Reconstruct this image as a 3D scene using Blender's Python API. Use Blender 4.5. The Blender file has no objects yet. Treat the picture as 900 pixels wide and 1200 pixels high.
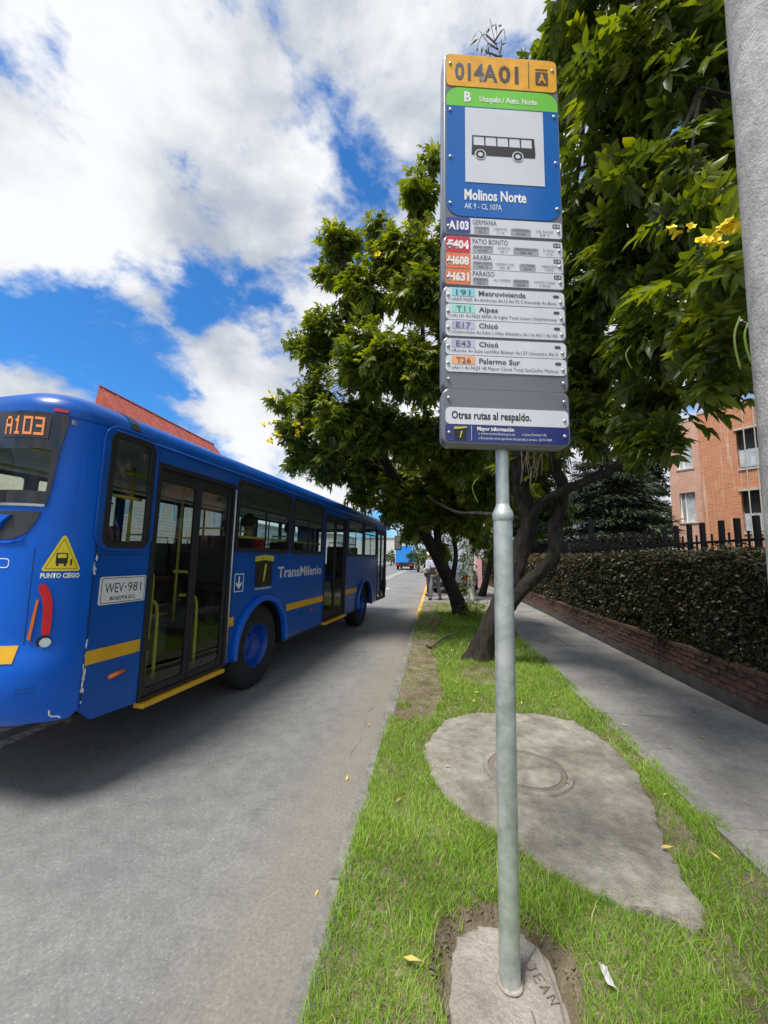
import bpy, bmesh, math, random
import numpy as np
from mathutils import Vector, Matrix
random.seed(7); RNG = np.random.default_rng(7)
SC = bpy.context.scene; COL = SC.collection; R = math.radians; PI = math.pi

# ------------------------------------------------------------------ camera, sky, sun, exposure
YAW, PITCH, ROLL, EYE = R(-7.6), R(6.7), R(1.2), 1.6
FWD = Vector((math.sin(YAW)*math.cos(PITCH), math.cos(YAW)*math.cos(PITCH), math.sin(PITCH)))
_r = Vector((math.cos(YAW), -math.sin(YAW), 0)); _u = _r.cross(FWD)
RT = _r*math.cos(ROLL) + _u*math.sin(ROLL); UP = _u*math.cos(ROLL) - _r*math.sin(ROLL)
cam = bpy.data.objects.new('camera', bpy.data.cameras.new('camera')); COL.objects.link(cam)
M = Matrix((RT, UP, -FWD)).transposed().to_4x4(); M.translation = (0, 0, EYE); cam.matrix_world = M
cam.data.sensor_fit = 'HORIZONTAL'; cam.data.sensor_width = 36; cam.data.lens = 36*451/900
cam.data.clip_start = 0.05; cam.data.clip_end = 3000
SC.camera = cam
def ray(px, py): return FWD + RT*((px-450)/451) - UP*((py-600)/451)
def at(px, py, Y):                                  # point of the place seen at a photo pixel, at distance Y up the street
    d = ray(px, py); return Vector((0, 0, EYE)) + d*(Y/d.y)

SUN_AZ, SUN_EL = R(-145), R(66)                     # azimuth from +Y clockwise
world = bpy.data.worlds.new('World'); SC.world = world; world.use_nodes = True
def nd(nt, kind, **kw):
    n = nt.nodes.new(kind)
    for k, v in kw.items():
        if k in n.inputs: n.inputs[k].default_value = v
        else: setattr(n, k, v)
    return n
def build_world():
    nt = world.node_tree; nt.nodes.clear(); L = nt.links.new
    out = nd(nt, 'ShaderNodeOutputWorld'); bg = nd(nt, 'ShaderNodeBackground', Strength=0.1); L(bg.outputs[0], out.inputs[0])
    sky = nd(nt, 'ShaderNodeTexSky', sky_type='NISHITA', sun_disc=False, sun_elevation=SUN_EL, sun_rotation=SUN_AZ, altitude=300.0)
    hs0 = nd(nt, 'ShaderNodeMix', data_type='RGBA', blend_type='MULTIPLY'); hs0.inputs['Factor'].default_value = 1; L(sky.outputs[0], hs0.inputs['A']); hs0.inputs['B'].default_value = (.22, .62, 1.0, 1)
    tc = nd(nt, 'ShaderNodeTexCoord'); D = tc.outputs['Generated']
    sp = nd(nt, 'ShaderNodeSeparateXYZ'); L(D, sp.inputs[0])
    def mth(op, a, b=None, c=None, clamp=False):
        n = nd(nt, 'ShaderNodeMath', operation=op, use_clamp=clamp)
        for i, v in enumerate((a, b, c)):
            if v is None: continue
            if isinstance(v, (int, float)): n.inputs[i].default_value = v
            else: L(v, n.inputs[i])
        return n.outputs[0]
    cb = nd(nt, 'ShaderNodeCombineXYZ'); L(sp.outputs['X'], cb.inputs[0]); L(sp.outputs['Y'], cb.inputs[1]); L(mth('MULTIPLY', sp.outputs['Z'], 1.7), cb.inputs[2])
    def noise(scale, detail, rough, off, dist=0.0):
        mp = nd(nt, 'ShaderNodeMapping'); L(cb.outputs[0], mp.inputs['Vector']); mp.inputs['Location'].default_value = off
        n = nd(nt, 'ShaderNodeTexNoise', Scale=scale, Detail=detail, Roughness=rough, Distortion=dist); L(mp.outputs[0], n.inputs['Vector']); return n.outputs['Fac']
    n1 = noise(3.4, 13, 0.60, (3.1, 1.7, 0), 0.15); n2 = noise(1.1, 3, 0.5, (7.7, 2.2, 0))
    n3 = noise(11, 8, 0.6, (1.3, 4.4, 2), 0.3)
    dens = mth('ADD', mth('ADD', mth('MULTIPLY_ADD', n1, 2.0, -.5), mth('MULTIPLY_ADD', n3, .7, -.35)), mth('MULTIPLY', mth('SUBTRACT', n2, 0.5), 0.25))
    # breaks in the cloud cover: directions and sizes
    def hole(px, py, rad, amt):
        d = ray(px, py).normalized()
        vm = nd(nt, 'ShaderNodeVectorMath', operation='DISTANCE'); vm.inputs[1].default_value = d
        wob = nd(nt, 'ShaderNodeVectorMath', operation='NORMALIZE'); L(D, wob.inputs[0]); L(wob.outputs[0], vm.inputs[0])
        mr = nd(nt, 'ShaderNodeMapRange', interpolation_type='SMOOTHSTEP'); L(vm.outputs['Value'], mr.inputs[0])
        mr.inputs[1].default_value = rad; mr.inputs[2].default_value = 0.0; mr.inputs[3].default_value = 0; mr.inputs[4].default_value = amt
        return mr.outputs[0]
    acc = mth('ADD', dens, 0.17)
    for h in [(222, 225, .11, .22), (255, 325, .12, .22), (325, 345, .14, .26), (130, 420, .20, .38), (10, 400, .16, .28), (225, 378, .13, .30), (330, 420, .12, .16), (180, 470, .17, .32),
              (415, 265, .14, .34), (430, 575, .10, .10), (455, 620, .10, .12), (-300, 300, .5, .25), (1700, 500, .6, .25), (500, -1500, .6, .2)]:
        acc = mth('SUBTRACT', acc, hole(*h))
    for h in [(262, 410, .09, .40), (285, 490, .12, .36), (5, 438, .10, .50), (205, 345, .10, .20), (100, 385, .12, .10), (330, 150, .3, .06), (60, 250, .3, .08)]:
        acc = mth('ADD', acc, hole(*h))
    mask = nd(nt, 'ShaderNodeMapRange', interpolation_type='SMOOTHSTEP'); L(acc, mask.inputs[0]); mask.inputs[1].default_value = 0.34; mask.inputs[2].default_value = 0.70
    sh = noise(2.0, 9, 0.58, (0.3, 5.2, 0), 0.2)
    mr = nd(nt, 'ShaderNodeMapRange', interpolation_type='SMOOTHSTEP'); L(sh, mr.inputs[0]); mr.inputs[1].default_value = .36; mr.inputs[2].default_value = .62
    cr = nd(nt, 'ShaderNodeMix', data_type='RGBA'); L(mr.outputs[0], cr.inputs['Factor'])
    cr.inputs['A'].default_value = (2.25, 2.5, 2.95, 1); cr.inputs['B'].default_value = (4.8, 4.85, 4.95, 1)
    mix = nd(nt, 'ShaderNodeMix', data_type='RGBA'); L(mask.outputs[0], mix.inputs['Factor']); L(hs0.outputs['Result'], mix.inputs['A']); L(cr.outputs['Result'], mix.inputs['B'])
    L(mix.outputs['Result'], bg.inputs['Color'])
build_world()
sd = bpy.data.lights.new('sun', 'SUN'); sd.energy = 2.6; sd.angle = R(18); sd.color = (1, .95, .87)
sun = bpy.data.objects.new('sun', sd); COL.objects.link(sun)
sdir = Vector((math.sin(SUN_AZ)*math.cos(SUN_EL), math.cos(SUN_AZ)*math.cos(SUN_EL), math.sin(SUN_EL)))
sun.rotation_euler = sdir.to_track_quat('Z', 'Y').to_euler(); sun.location = (0, 0, 60)
SC.view_settings.view_transform = 'Standard'; SC.view_settings.look = 'None'; SC.view_settings.gamma = 1; SC.view_settings.exposure = 1.02
SC.render.engine = 'CYCLES'; SC.cycles.use_denoising = True; SC.cycles.max_bounces = 8; SC.cycles.transparent_max_bounces = 16

# ------------------------------------------------------------------ materials
def bsdf_mat(name):
    m = bpy.data.materials.new(name); m.use_nodes = True
    return m, m.node_tree, m.node_tree.nodes['Principled BSDF'], m.node_tree.links.new
def mat(name, col, rough=.6, var=.12, scale=8, bump=0.0, bscale=60, metal=0.0, coat=0.0, col2=None, spec=.5, emis=0.0, detail=6, lo=.35, hi=.65, speck=0.0, stretch=None, bdist=.02):
    m, nt, b, L = bsdf_mat(name)
    tc = nd(nt, 'ShaderNodeTexCoord')
    n = nd(nt, 'ShaderNodeTexNoise', Scale=scale, Detail=detail, Roughness=.6); L(tc.outputs['Object'], n.inputs['Vector'])
    mr = nd(nt, 'ShaderNodeMapRange'); L(n.outputs['Fac'], mr.inputs[0]); mr.inputs[1].default_value = lo; mr.inputs[2].default_value = hi
    mx = nd(nt, 'ShaderNodeMix', data_type='RGBA'); L(mr.outputs[0], mx.inputs['Factor'])
    c2 = col2 or tuple(c*(1+var) for c in col); c1 = col if col2 else tuple(c*(1-var) for c in col)
    mx.inputs['A'].default_value = (*c1, 1); mx.inputs['B'].default_value = (*c2, 1)
    res = mx.outputs['Result']
    vec = tc.outputs['Object']
    if stretch: mp = nd(nt, 'ShaderNodeMapping'); L(vec, mp.inputs[0]); mp.inputs['Scale'].default_value = stretch; vec = mp.outputs[0]; L(vec, n.inputs['Vector'])
    if speck:                                        # grains, pits and blotches
        g1 = nd(nt, 'ShaderNodeTexNoise', Scale=bscale*2.5, Detail=4, Roughness=.75); L(vec, g1.inputs['Vector'])
        g2 = nd(nt, 'ShaderNodeTexNoise', Scale=bscale*.22, Detail=6, Roughness=.7); L(vec, g2.inputs['Vector'])
        ad = nd(nt, 'ShaderNodeMath', operation='ADD'); L(g1.outputs['Fac'], ad.inputs[0]); L(g2.outputs['Fac'], ad.inputs[1])
        sm = nd(nt, 'ShaderNodeMapRange'); L(ad.outputs[0], sm.inputs[0]); sm.inputs[1].default_value = .65; sm.inputs[2].default_value = 1.35; sm.inputs[3].default_value = 1-speck; sm.inputs[4].default_value = 1+speck
        sv = nd(nt, 'ShaderNodeVectorMath', operation='SCALE'); L(res, sv.inputs[0]); L(sm.outputs[0], sv.inputs['Scale']); res = sv.outputs[0]
    L(res, b.inputs['Base Color'])
    b.inputs['Roughness'].default_value = rough; b.inputs['Metallic'].default_value = metal; b.inputs['Coat Weight'].default_value = coat; b.inputs['Coat Roughness'].default_value = .08
    b.inputs['Specular IOR Level'].default_value = spec
    if emis: L(mx.outputs['Result'], b.inputs['Emission Color']); b.inputs['Emission Strength'].default_value = emis
    if bump:
        n2 = nd(nt, 'ShaderNodeTexNoise', Scale=bscale, Detail=8, Roughness=.65); L(vec, n2.inputs['Vector'])
        bp = nd(nt, 'ShaderNodeBump', Strength=bump, Distance=bdist); L(n2.outputs['Fac'], bp.inputs['Height']); L(bp.outputs[0], b.inputs['Normal'])
    return m
def leaf_mat(name, stops, rough=.38, trans=.3, spec=.5):
    m, nt, b, L = bsdf_mat(name)
    at_ = nd(nt, 'ShaderNodeAttribute', attribute_name='tint')
    cr = nd(nt, 'ShaderNodeValToRGB'); L(at_.outputs['Fac'], cr.inputs[0]); e = cr.color_ramp.elements
    for i, (p, c) in enumerate(stops):
        x = e[i] if i < 2 else e.new(p)
        x.position = p; x.color = (*c, 1)
    L(cr.outputs[0], b.inputs['Base Color']); b.inputs['Roughness'].default_value = rough; b.inputs['Specular IOR Level'].default_value = spec
    tr = nd(nt, 'ShaderNodeBsdfTranslucent'); hs = nd(nt, 'ShaderNodeHueSaturation', Saturation=1.15, Value=1.5); hs.inputs['Hue'].default_value = .485
    L(cr.outputs[0], hs.inputs['Color']); L(hs.outputs[0], tr.inputs['Color'])
    mx = nd(nt, 'ShaderNodeMixShader'); mx.inputs[0].default_value = trans
    L(b.outputs[0], mx.inputs[1]); L(tr.outputs[0], mx.inputs[2]); L(mx.outputs[0], nt.nodes['Material Output'].inputs[0])
    return m
def glass_mat(name, tint, refl=.12, clear=.7):
    m = bpy.data.materials.new(name); m.use_nodes = True; nt = m.node_tree; nt.nodes.clear(); L = nt.links.new
    out = nd(nt, 'ShaderNodeOutputMaterial'); t = nd(nt, 'ShaderNodeBsdfTransparent'); t.inputs[0].default_value = (*[c*clear for c in tint], 1)
    g = nd(nt, 'ShaderNodeBsdfGlossy', Roughness=.02); fr = nd(nt, 'ShaderNodeLayerWeight', Blend=.5)
    pw = nd(nt, 'ShaderNodeMath', operation='POWER'); L(fr.outputs['Facing'], pw.inputs[0]); pw.inputs[1].default_value = 4.0
    mn = nd(nt, 'ShaderNodeMath', operation='MULTIPLY_ADD'); L(pw.outputs[0], mn.inputs[0]); mn.inputs[1].default_value = .45; mn.inputs[2].default_value = refl
    tc = nd(nt, 'ShaderNodeTexCoord'); n = nd(nt, 'ShaderNodeTexNoise', Scale=2.0, Detail=1); L(tc.outputs['Object'], n.inputs['Vector'])
    bp = nd(nt, 'ShaderNodeBump', Strength=.05, Distance=.05); L(n.outputs['Fac'], bp.inputs['Height']); L(bp.outputs[0], g.inputs['Normal'])
    mx = nd(nt, 'ShaderNodeMixShader'); L(mn.outputs[0], mx.inputs[0]); L(t.outputs[0], mx.inputs[1]); L(g.outputs[0], mx.inputs[2]); L(mx.outputs[0], out.inputs[0])
    return m
MT = {}
def asphalt():
    m, nt, b, L = bsdf_mat('asphalt')
    tc = nd(nt, 'ShaderNodeTexCoord'); V = tc.outputs['Object']
    big = nd(nt, 'ShaderNodeTexNoise', Scale=.55, Detail=6, Roughness=.6); L(V, big.inputs['Vector'])
    mid = nd(nt, 'ShaderNodeTexNoise', Scale=7, Detail=8, Roughness=.7); L(V, mid.inputs['Vector'])
    fin = nd(nt, 'ShaderNodeTexVoronoi', Scale=95); L(V, fin.inputs['Vector'])
    fn = nd(nt, 'ShaderNodeTexNoise', Scale=55, Detail=6, Roughness=.8); L(V, fn.inputs['Vector'])
    r1 = nd(nt, 'ShaderNodeValToRGB'); L(big.outputs['Fac'], r1.inputs[0]); e = r1.color_ramp.elements
    e[0].position = .32; e[0].color = (.155, .157, .158, 1); e[1].position = .68; e[1].color = (.220, .219, .211, 1)
    r2 = nd(nt, 'ShaderNodeMapRange'); L(mid.outputs['Fac'], r2.inputs[0]); r2.inputs[1].default_value = .3; r2.inputs[2].default_value = .7; r2.inputs[3].default_value = .80; r2.inputs[4].default_value = 1.18
    m1 = nd(nt, 'ShaderNodeVectorMath', operation='SCALE'); L(r1.outputs[0], m1.inputs[0]); L(r2.outputs[0], m1.inputs['Scale'])
    # pale aggregate worn free of the binder, in patches
    pm = nd(nt, 'ShaderNodeMath', operation='MULTIPLY_ADD'); L(mid.outputs['Fac'], pm.inputs[0]); pm.inputs[1].default_value = 1.3; pm.inputs[2].default_value = -.28
    th = nd(nt, 'ShaderNodeMath', operation='GREATER_THAN'); L(fin.outputs['Color'], th.inputs[0]); th.inputs[1].default_value = .70
    ds = nd(nt, 'ShaderNodeMath', operation='LESS_THAN'); L(fin.outputs['Distance'], ds.inputs[0]); ds.inputs[1].default_value = .36
    a1 = nd(nt, 'ShaderNodeMath', operation='MULTIPLY'); L(th.outputs[0], a1.inputs[0]); L(ds.outputs[0], a1.inputs[1])
    a2 = nd(nt, 'ShaderNodeMath', operation='MULTIPLY', use_clamp=True); L(a1.outputs[0], a2.inputs[0]); L(pm.outputs[0], a2.inputs[1])
    mx = nd(nt, 'ShaderNodeMix', data_type='RGBA'); L(a2.outputs[0], mx.inputs['Factor']); L(m1.outputs[0], mx.inputs['A']); mx.inputs['B'].default_value = (.36, .355, .335, 1)
    # sandy dust washed towards the kerb
    sp = nd(nt, 'ShaderNodeSeparateXYZ'); L(V, sp.inputs[0])
    wob = nd(nt, 'ShaderNodeMath', operation='MULTIPLY_ADD'); L(mid.outputs['Fac'], wob.inputs[0]); wob.inputs[1].default_value = .35; L(sp.outputs['X'], wob.inputs[2])
    dm = nd(nt, 'ShaderNodeMapRange', interpolation_type='SMOOTHSTEP'); L(wob.outputs[0], dm.inputs[0]); dm.inputs[1].default_value = -.98; dm.inputs[2].default_value = -.45; dm.inputs[4].default_value = .62
    mx2 = nd(nt, 'ShaderNodeMix', data_type='RGBA'); L(dm.outputs[0], mx2.inputs['Factor']); L(mx.outputs['Result'], mx2.inputs['A']); mx2.inputs['B'].default_value = (.235, .205, .165, 1)
    # fine grain of the binder
    om = nd(nt, 'ShaderNodeMath', operation='SUBTRACT'); L(fn.outputs['Fac'], om.inputs[0]); om.inputs[1].default_value = .5
    sc = nd(nt, 'ShaderNodeMath', operation='MULTIPLY_ADD'); L(om.outputs[0], sc.inputs[0]); sc.inputs[1].default_value = 1.5; sc.inputs[2].default_value = 1
    m3 = nd(nt, 'ShaderNodeVectorMath', operation='SCALE'); L(mx2.outputs['Result'], m3.inputs[0]); L(sc.outputs[0], m3.inputs['Scale'])
    L(m3.outputs[0], b.inputs['Base Color']); b.inputs['Roughness'].default_value = .85; b.inputs['Specular IOR Level'].default_value = .3
    bp = nd(nt, 'ShaderNodeBump', Strength=.55, Distance=.006); L(fn.outputs['Fac'], bp.inputs['Height']); L(bp.outputs[0], b.inputs['Normal'])
    return m
def brick_mat(name, c1, c2, mortar, scale=1.0, streak=0.0):
    m, nt, b, L = bsdf_mat(name); tc = nd(nt, 'ShaderNodeTexCoord')
    mp = nd(nt, 'ShaderNodeMapping'); L(tc.outputs['Object'], mp.inputs[0]); mp.inputs['Rotation'].default_value = (R(-90), 0, 0)
    br = nd(nt, 'ShaderNodeTexBrick', Scale=scale); L(mp.outputs[0], br.inputs['Vector'])
    br.inputs['Color1'].default_value = (*c1, 1); br.inputs['Color2'].default_value = (*c2, 1); br.inputs['Mortar'].default_value = (*mortar, 1)
    br.inputs['Mortar Size'].default_value = .008; br.inputs['Brick Width'].default_value = .26; br.inputs['Row Height'].default_value = .085
    n = nd(nt, 'ShaderNodeTexNoise', Scale=3, Detail=8, Roughness=.7); L(tc.outputs['Object'], n.inputs['Vector'])
    sc = nd(nt, 'ShaderNodeMapRange'); L(n.outputs['Fac'], sc.inputs[0]); sc.inputs[3].default_value = .75; sc.inputs[4].default_value = 1.25
    v = nd(nt, 'ShaderNodeVectorMath', operation='SCALE'); L(br.outputs['Color'], v.inputs[0]); L(sc.outputs[0], v.inputs['Scale'])
    res = v.outputs[0]
    if streak:
        mp2 = nd(nt, 'ShaderNodeMapping'); L(tc.outputs['Object'], mp2.inputs[0]); mp2.inputs['Scale'].default_value = (6, 6, .35)
        n2 = nd(nt, 'ShaderNodeTexNoise', Scale=1, Detail=4, Roughness=.6); L(mp2.outputs[0], n2.inputs['Vector'])
        r2 = nd(nt, 'ShaderNodeMapRange'); L(n2.outputs['Fac'], r2.inputs[0]); r2.inputs[1].default_value = .56; r2.inputs[2].default_value = .72; r2.inputs[4].default_value = streak
        mx = nd(nt, 'ShaderNodeMix', data_type='RGBA'); L(r2.outputs[0], mx.inputs['Factor']); L(res, mx.inputs['A']); mx.inputs['B'].default_value = (.72, .60, .50, 1); res = mx.outputs['Result']
    L(res, b.inputs['Base Color']); b.inputs['Roughness'].default_value = .85
    bp = nd(nt, 'ShaderNodeBump', Strength=.4, Distance=.01); L(br.outputs['Fac'], bp.inputs['Height']); bp.invert = True; L(bp.outputs[0], b.inputs['Normal'])
    return m
MT['asphalt'] = asphalt()
MT['soil'] = mat('soil', (.11, .085, .05), .95, scale=4, col2=(.23, .19, .13), bump=.9, bscale=45, speck=0.60)
MT['garden'] = mat('garden_soil', (.03, .04, .015), .95, scale=2, col2=(.06, .07, .03), bump=.5, bscale=20)
MT['kerb'] = mat('kerb_concrete', (.15, .145, .135), .9, scale=5, col2=(.25, .24, .22), bump=.5, bscale=70, speck=0.40)
MT['kerb_yellow'] = mat('kerb_yellow_paint', (.52, .30, .035), .75, scale=6, col2=(.68, .42, .06), bump=.3, bscale=60, speck=0.30)
MT['pave'] = mat('paving_concrete', (.165, .158, .145), .9, scale=2.2, col2=(.275, .266, .246), bump=.45, bscale=90, detail=10, speck=0.40)
MT['slab'] = mat('rough_concrete', (.175, .158, .13), .95, scale=3.5, col2=(.32, .298, .25), bump=.8, bscale=55, detail=10, speck=0.55)
MT['footing'] = mat('footing_concrete', (.25, .22, .185), .95, scale=6, col2=(.40, .36, .315), bump=.9, bscale=40, detail=10, speck=0.40)
MT['post'] = mat('post_concrete', (.42, .41, .395), .95, scale=9, col2=(.60, .59, .57), bump=.7, bscale=110, detail=10, speck=0.40)
MT['scratch'] = mat('scratched_groove', (.17, .145, .12), .95)
MT['iron'] = mat('black_iron', (.008, .008, .009), .75, spec=.15)
MT['brick'] = mat('wall_brick', (.085, .048, .036), .9, scale=14, col2=(.175, .088, .062), bump=.6, bscale=80, speck=0.35)
MT['wallbase'] = mat('dirty_render', (.075, .068, .06), .95, scale=5, col2=(.13, .115, .10), bump=.6, bscale=60, speck=0.35)
MT['mortar'] = mat('mortar', (.12, .10, .085), .95)
MT['galv'] = mat('galvanised_steel', (.36, .42, .38), .45, scale=14, col2=(.62, .65, .64), metal=.55, bump=.08, bscale=90)
MT['galvgreen'] = MT['galv']
MT['bark'] = mat('bark', (.014, .011, .009), .95, scale=9, col2=(.055, .045, .036), bump=1.0, bscale=20, detail=10, speck=.55, stretch=(1.6, 1.6, .42), bdist=.06)
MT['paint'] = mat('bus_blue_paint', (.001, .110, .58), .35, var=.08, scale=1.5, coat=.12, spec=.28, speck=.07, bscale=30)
MT['paintshaded'] = mat('bus_shaded_blue_paint', (.001, .078, .37), .35, var=.10, scale=2, coat=.12, spec=.28, speck=.08, bscale=30)  # same blue as the rear, darkened to stand for shade on the side
MT['black'] = mat('black_rubber', (.012, .012, .013), .55)
MT['gloss'] = mat('black_gloss_trim', (.010, .010, .012), .12, coat=.4)
MT['darkgrey'] = mat('dark_grey_plastic', (.035, .037, .042), .5)
MT['inner'] = mat('bus_interior_grey', (.30, .31, .32), .7)
MT['floor'] = mat('bus_floor_grey', (.12, .12, .12), .8)
MT['seat'] = mat('seat_fabric', (.035, .03, .035), .8)
MT['seatred'] = mat('seat_red', (.22, .025, .02), .7)
MT['yellow'] = mat('yellow_paint', (.66, .36, .012), .45, var=.08)
MT['railyellow'] = mat('yellow_handrail', (.55, .50, .05), .35)
MT['white'] = mat('white_paint', (.78, .78, .76), .45, var=.04)
MT['worn'] = mat('worn_road_paint', (.20, .20, .20), .8, scale=14, col2=(.62, .62, .60), speck=.4)
MT['warn'] = mat('warning_yellow', (.80, .62, .015), .4, var=.04)
MT['plate'] = mat('plate_white', (.70, .70, .68), .35, var=.05)
MT['blackprint'] = mat('black_print', (.015, .013, .012), .5)
MT['redlamp'] = mat('red_lamp', (.62, .012, .018), .2, coat=.6)
MT['orangelamp'] = mat('orange_lamp', (.72, .16, .015), .25, coat=.6)
MT['clearlamp'] = mat('clear_lamp', (.6, .68, .70), .12, coat=.6)
MT['led'] = mat('amber_led', (.70, .24, .08), .5, var=.05, emis=.22)
MT['glass_dark'] = glass_mat('tinted_bus_glass', (.93, .97, .96), .03, .90)
MT['glass_rear'] = glass_mat('green_rear_glass', (.86, .98, .97), .03, .97)
MT['glass_bld'] = mat('window_glass', (.30, .34, .36), .08, var=.3, scale=1.2, coat=.5)
MT['curtain'] = mat('net_curtain', (.42, .45, .47), .8, var=.25, scale=3)
MT['rubber'] = mat('tyre_rubber', (.016, .016, .016), .85, bump=.3, bscale=60)
MT['rim'] = mat('blue_rim', (.002, .06, .36), .4)
MT['steel'] = mat('steel', (.5, .5, .5), .35, metal=.8)
MT['sgrey'] = mat('sign_grey', (.145, .155, .18), .32, var=.06, coat=.3)
MT['slight'] = mat('sign_light_grey', (.64, .66, .70), .3, var=.03, coat=.3)
MT['syellow'] = mat('sign_yellow', (.78, .37, .004), .35, var=.10, scale=24, coat=.3)
MT['sgreen'] = mat('sign_green', (.16, .56, .045), .3, var=.03, coat=.3)
MT['sblue'] = mat('sign_blue', (.003, .115, .42), .25, var=.05, coat=.4)
MT['snavy'] = mat('sign_navy', (.018, .028, .16), .3, var=.05, coat=.3)
MT['spurple'] = mat('sign_indigo', (.045, .055, .27), .3, coat=.3)
MT['sred'] = mat('sign_red', (.62, .03, .06), .3, coat=.3)
MT['sorange'] = mat('sign_orange', (.80, .20, .06), .3, coat=.3)
MT['scyan'] = mat('sign_cyan', (.25, .60, .70), .35)
MT['smint'] = mat('sign_mint', (.30, .66, .55), .35)
MT['slilac'] = mat('sign_lilac', (.44, .45, .60), .35)
MT['speach'] = mat('sign_peach', (.75, .36, .18), .35)
MT['sbrown'] = mat('sign_brown_print', (.075, .045, .025), .5)
MT['sdark'] = mat('sign_dark_print', (.07, .07, .085), .5)
MT['sbox'] = mat('sign_grey_box', (.33, .34, .37), .4)
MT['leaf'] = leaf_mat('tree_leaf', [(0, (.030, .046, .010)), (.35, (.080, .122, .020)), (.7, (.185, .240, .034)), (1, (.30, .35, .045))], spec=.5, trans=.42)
MT['leaf_far'] = leaf_mat('back_tree_leaf', [(0, (.025, .05, .012)), (.5, (.055, .10, .02)), (1, (.13, .18, .04))])
MT['conifer'] = leaf_mat('conifer_needle', [(0, (.012, .020, .010)), (1, (.045, .065, .025))], .6, .1)
MT['hedge'] = leaf_mat('hedge_leaf', [(0, (.018, .021, .010)), (.5, (.060, .058, .026)), (.75, (.15, .10, .05)), (1, (.30, .14, .07))], .42, .15, .3)
MT['grass'] = leaf_mat('grass_blade', [(0, (.10, .19, .018)), (.5, (.24, .41, .045)), (.85, (.38, .54, .10)), (1, (.52, .46, .24))], .5, .35, .3)
MT['petal'] = mat('yellow_petal', (.92, .70, .012), .6, var=.08, scale=30)
MT['pod'] = mat('green_pod', (.16, .24, .03), .5)
MT['litter'] = mat('fallen_leaf_yellow', (.52, .36, .06), .7, scale=20, col2=(.62, .50, .20))
MT['litterbrown'] = mat('fallen_leaf_brown', (.22, .12, .06), .8, scale=20, col2=(.45, .30, .2))
MT['twig'] = mat('twig', (.12, .09, .06), .9)
MT['bld_orange'] = brick_mat('orange_brick', (.47, .17, .075), (.55, .225, .105), (.54, .35, .24), 1, .75)
MT['bld_pink'] = brick_mat('pale_brick', (.52, .27, .18), (.58, .32, .23), (.6, .45, .38), 1, .3)
MT['bld_far'] = brick_mat('tan_brick', (.68, .45, .32), (.72, .52, .40), (.7, .62, .55), 1)
MT['concrete_trim'] = mat('concrete_trim', (.48, .42, .36), .85, var=.12)
MT['roofred'] = mat('red_roof', (.30, .055, .035), .75, scale=3, col2=(.42, .09, .055), bump=.4)
MT['skin'] = mat('skin', (.30, .17, .11), .6); MT['hair'] = mat('dark_hair', (.015, .012, .010), .7)
MT['shirtwhite'] = mat('pale_shirt', (.45, .48, .54), .85); MT['trousers'] = mat('grey_trousers', (.16, .16, .18), .85)
MT['shirtred'] = mat('red_jacket', (.50, .02, .025), .8); MT['shirtdark'] = mat('dark_jacket', (.03, .03, .04), .8); MT['shoe'] = mat('black_shoe', (.015, .015, .015), .5)
MT['truckblue'] = mat('truck_blue_box', (.02, .25, .72), .4, var=.06); MT['carwhite'] = mat('silver_car_paint', (.45, .46, .47), .3, coat=.6)
MT['pink'] = mat('pink_render', (.62, .33, .36), .8); MT['pale'] = mat('pale_render', (.62, .62, .60), .8, var=.1)
MT['stone'] = mat('pale_stone', (.42, .42, .40), .95, bump=.5, bscale=30, col2=(.58, .58, .55))

# ------------------------------------------------------------------ helpers
def link(name, me, m=None, parent=None, mw=None):
    o = bpy.data.objects.new(name, me); COL.objects.link(o)
    if m is not None and me is not None and not me.materials: me.materials.append(m)
    if parent is not None: o.parent = parent
    if mw is not None: o.matrix_local = mw
    return o
def tag(o, label=None, cat=None, group=None, kind=None):
    for k, v in (('label', label), ('category', cat), ('group', group), ('kind', kind)):
        if v: o[k] = v
    return o
def thing(name, label, cat, loc=(0, 0, 0), rz=0, group=None):
    o = bpy.data.objects.new(name, None); COL.objects.link(o); o.location = loc; o.rotation_euler = (0, 0, rz); o.empty_display_size = .2
    return tag(o, label, cat, group)
def copy_thing(o, loc, rz=None, label=None, scale=None):
    def rec(a, par):
        c = a.copy(); COL.objects.link(c)
        if par is not None: c.parent = par
        for ch in list(a.children): rec(ch, c)
        return c
    c = rec(o, None); c.location = loc
    if rz is not None: c.rotation_euler = (0, 0, rz)
    if label: c['label'] = label
    if scale: c.scale = (scale,)*3
    return c
def np_mesh(name, V, F, tint=None, smooth=False):
    V = np.asarray(V, np.float32); F = np.asarray(F, np.int32); me = bpy.data.meshes.new(name); k = F.shape[1]
    me.vertices.add(len(V)); me.vertices.foreach_set('co', V.ravel())
    me.loops.add(F.size); me.loops.foreach_set('vertex_index', F.ravel())
    me.polygons.add(len(F)); me.polygons.foreach_set('loop_start', np.arange(len(F), dtype=np.int32)*k)
    if smooth: me.polygons.foreach_set('use_smooth', np.ones(len(F), bool))
    me.update(calc_edges=True)
    if tint is not None:
        a = me.attributes.new('tint', 'FLOAT', 'POINT'); a.data.foreach_set('value', np.asarray(tint, np.float32))
    return me
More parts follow.
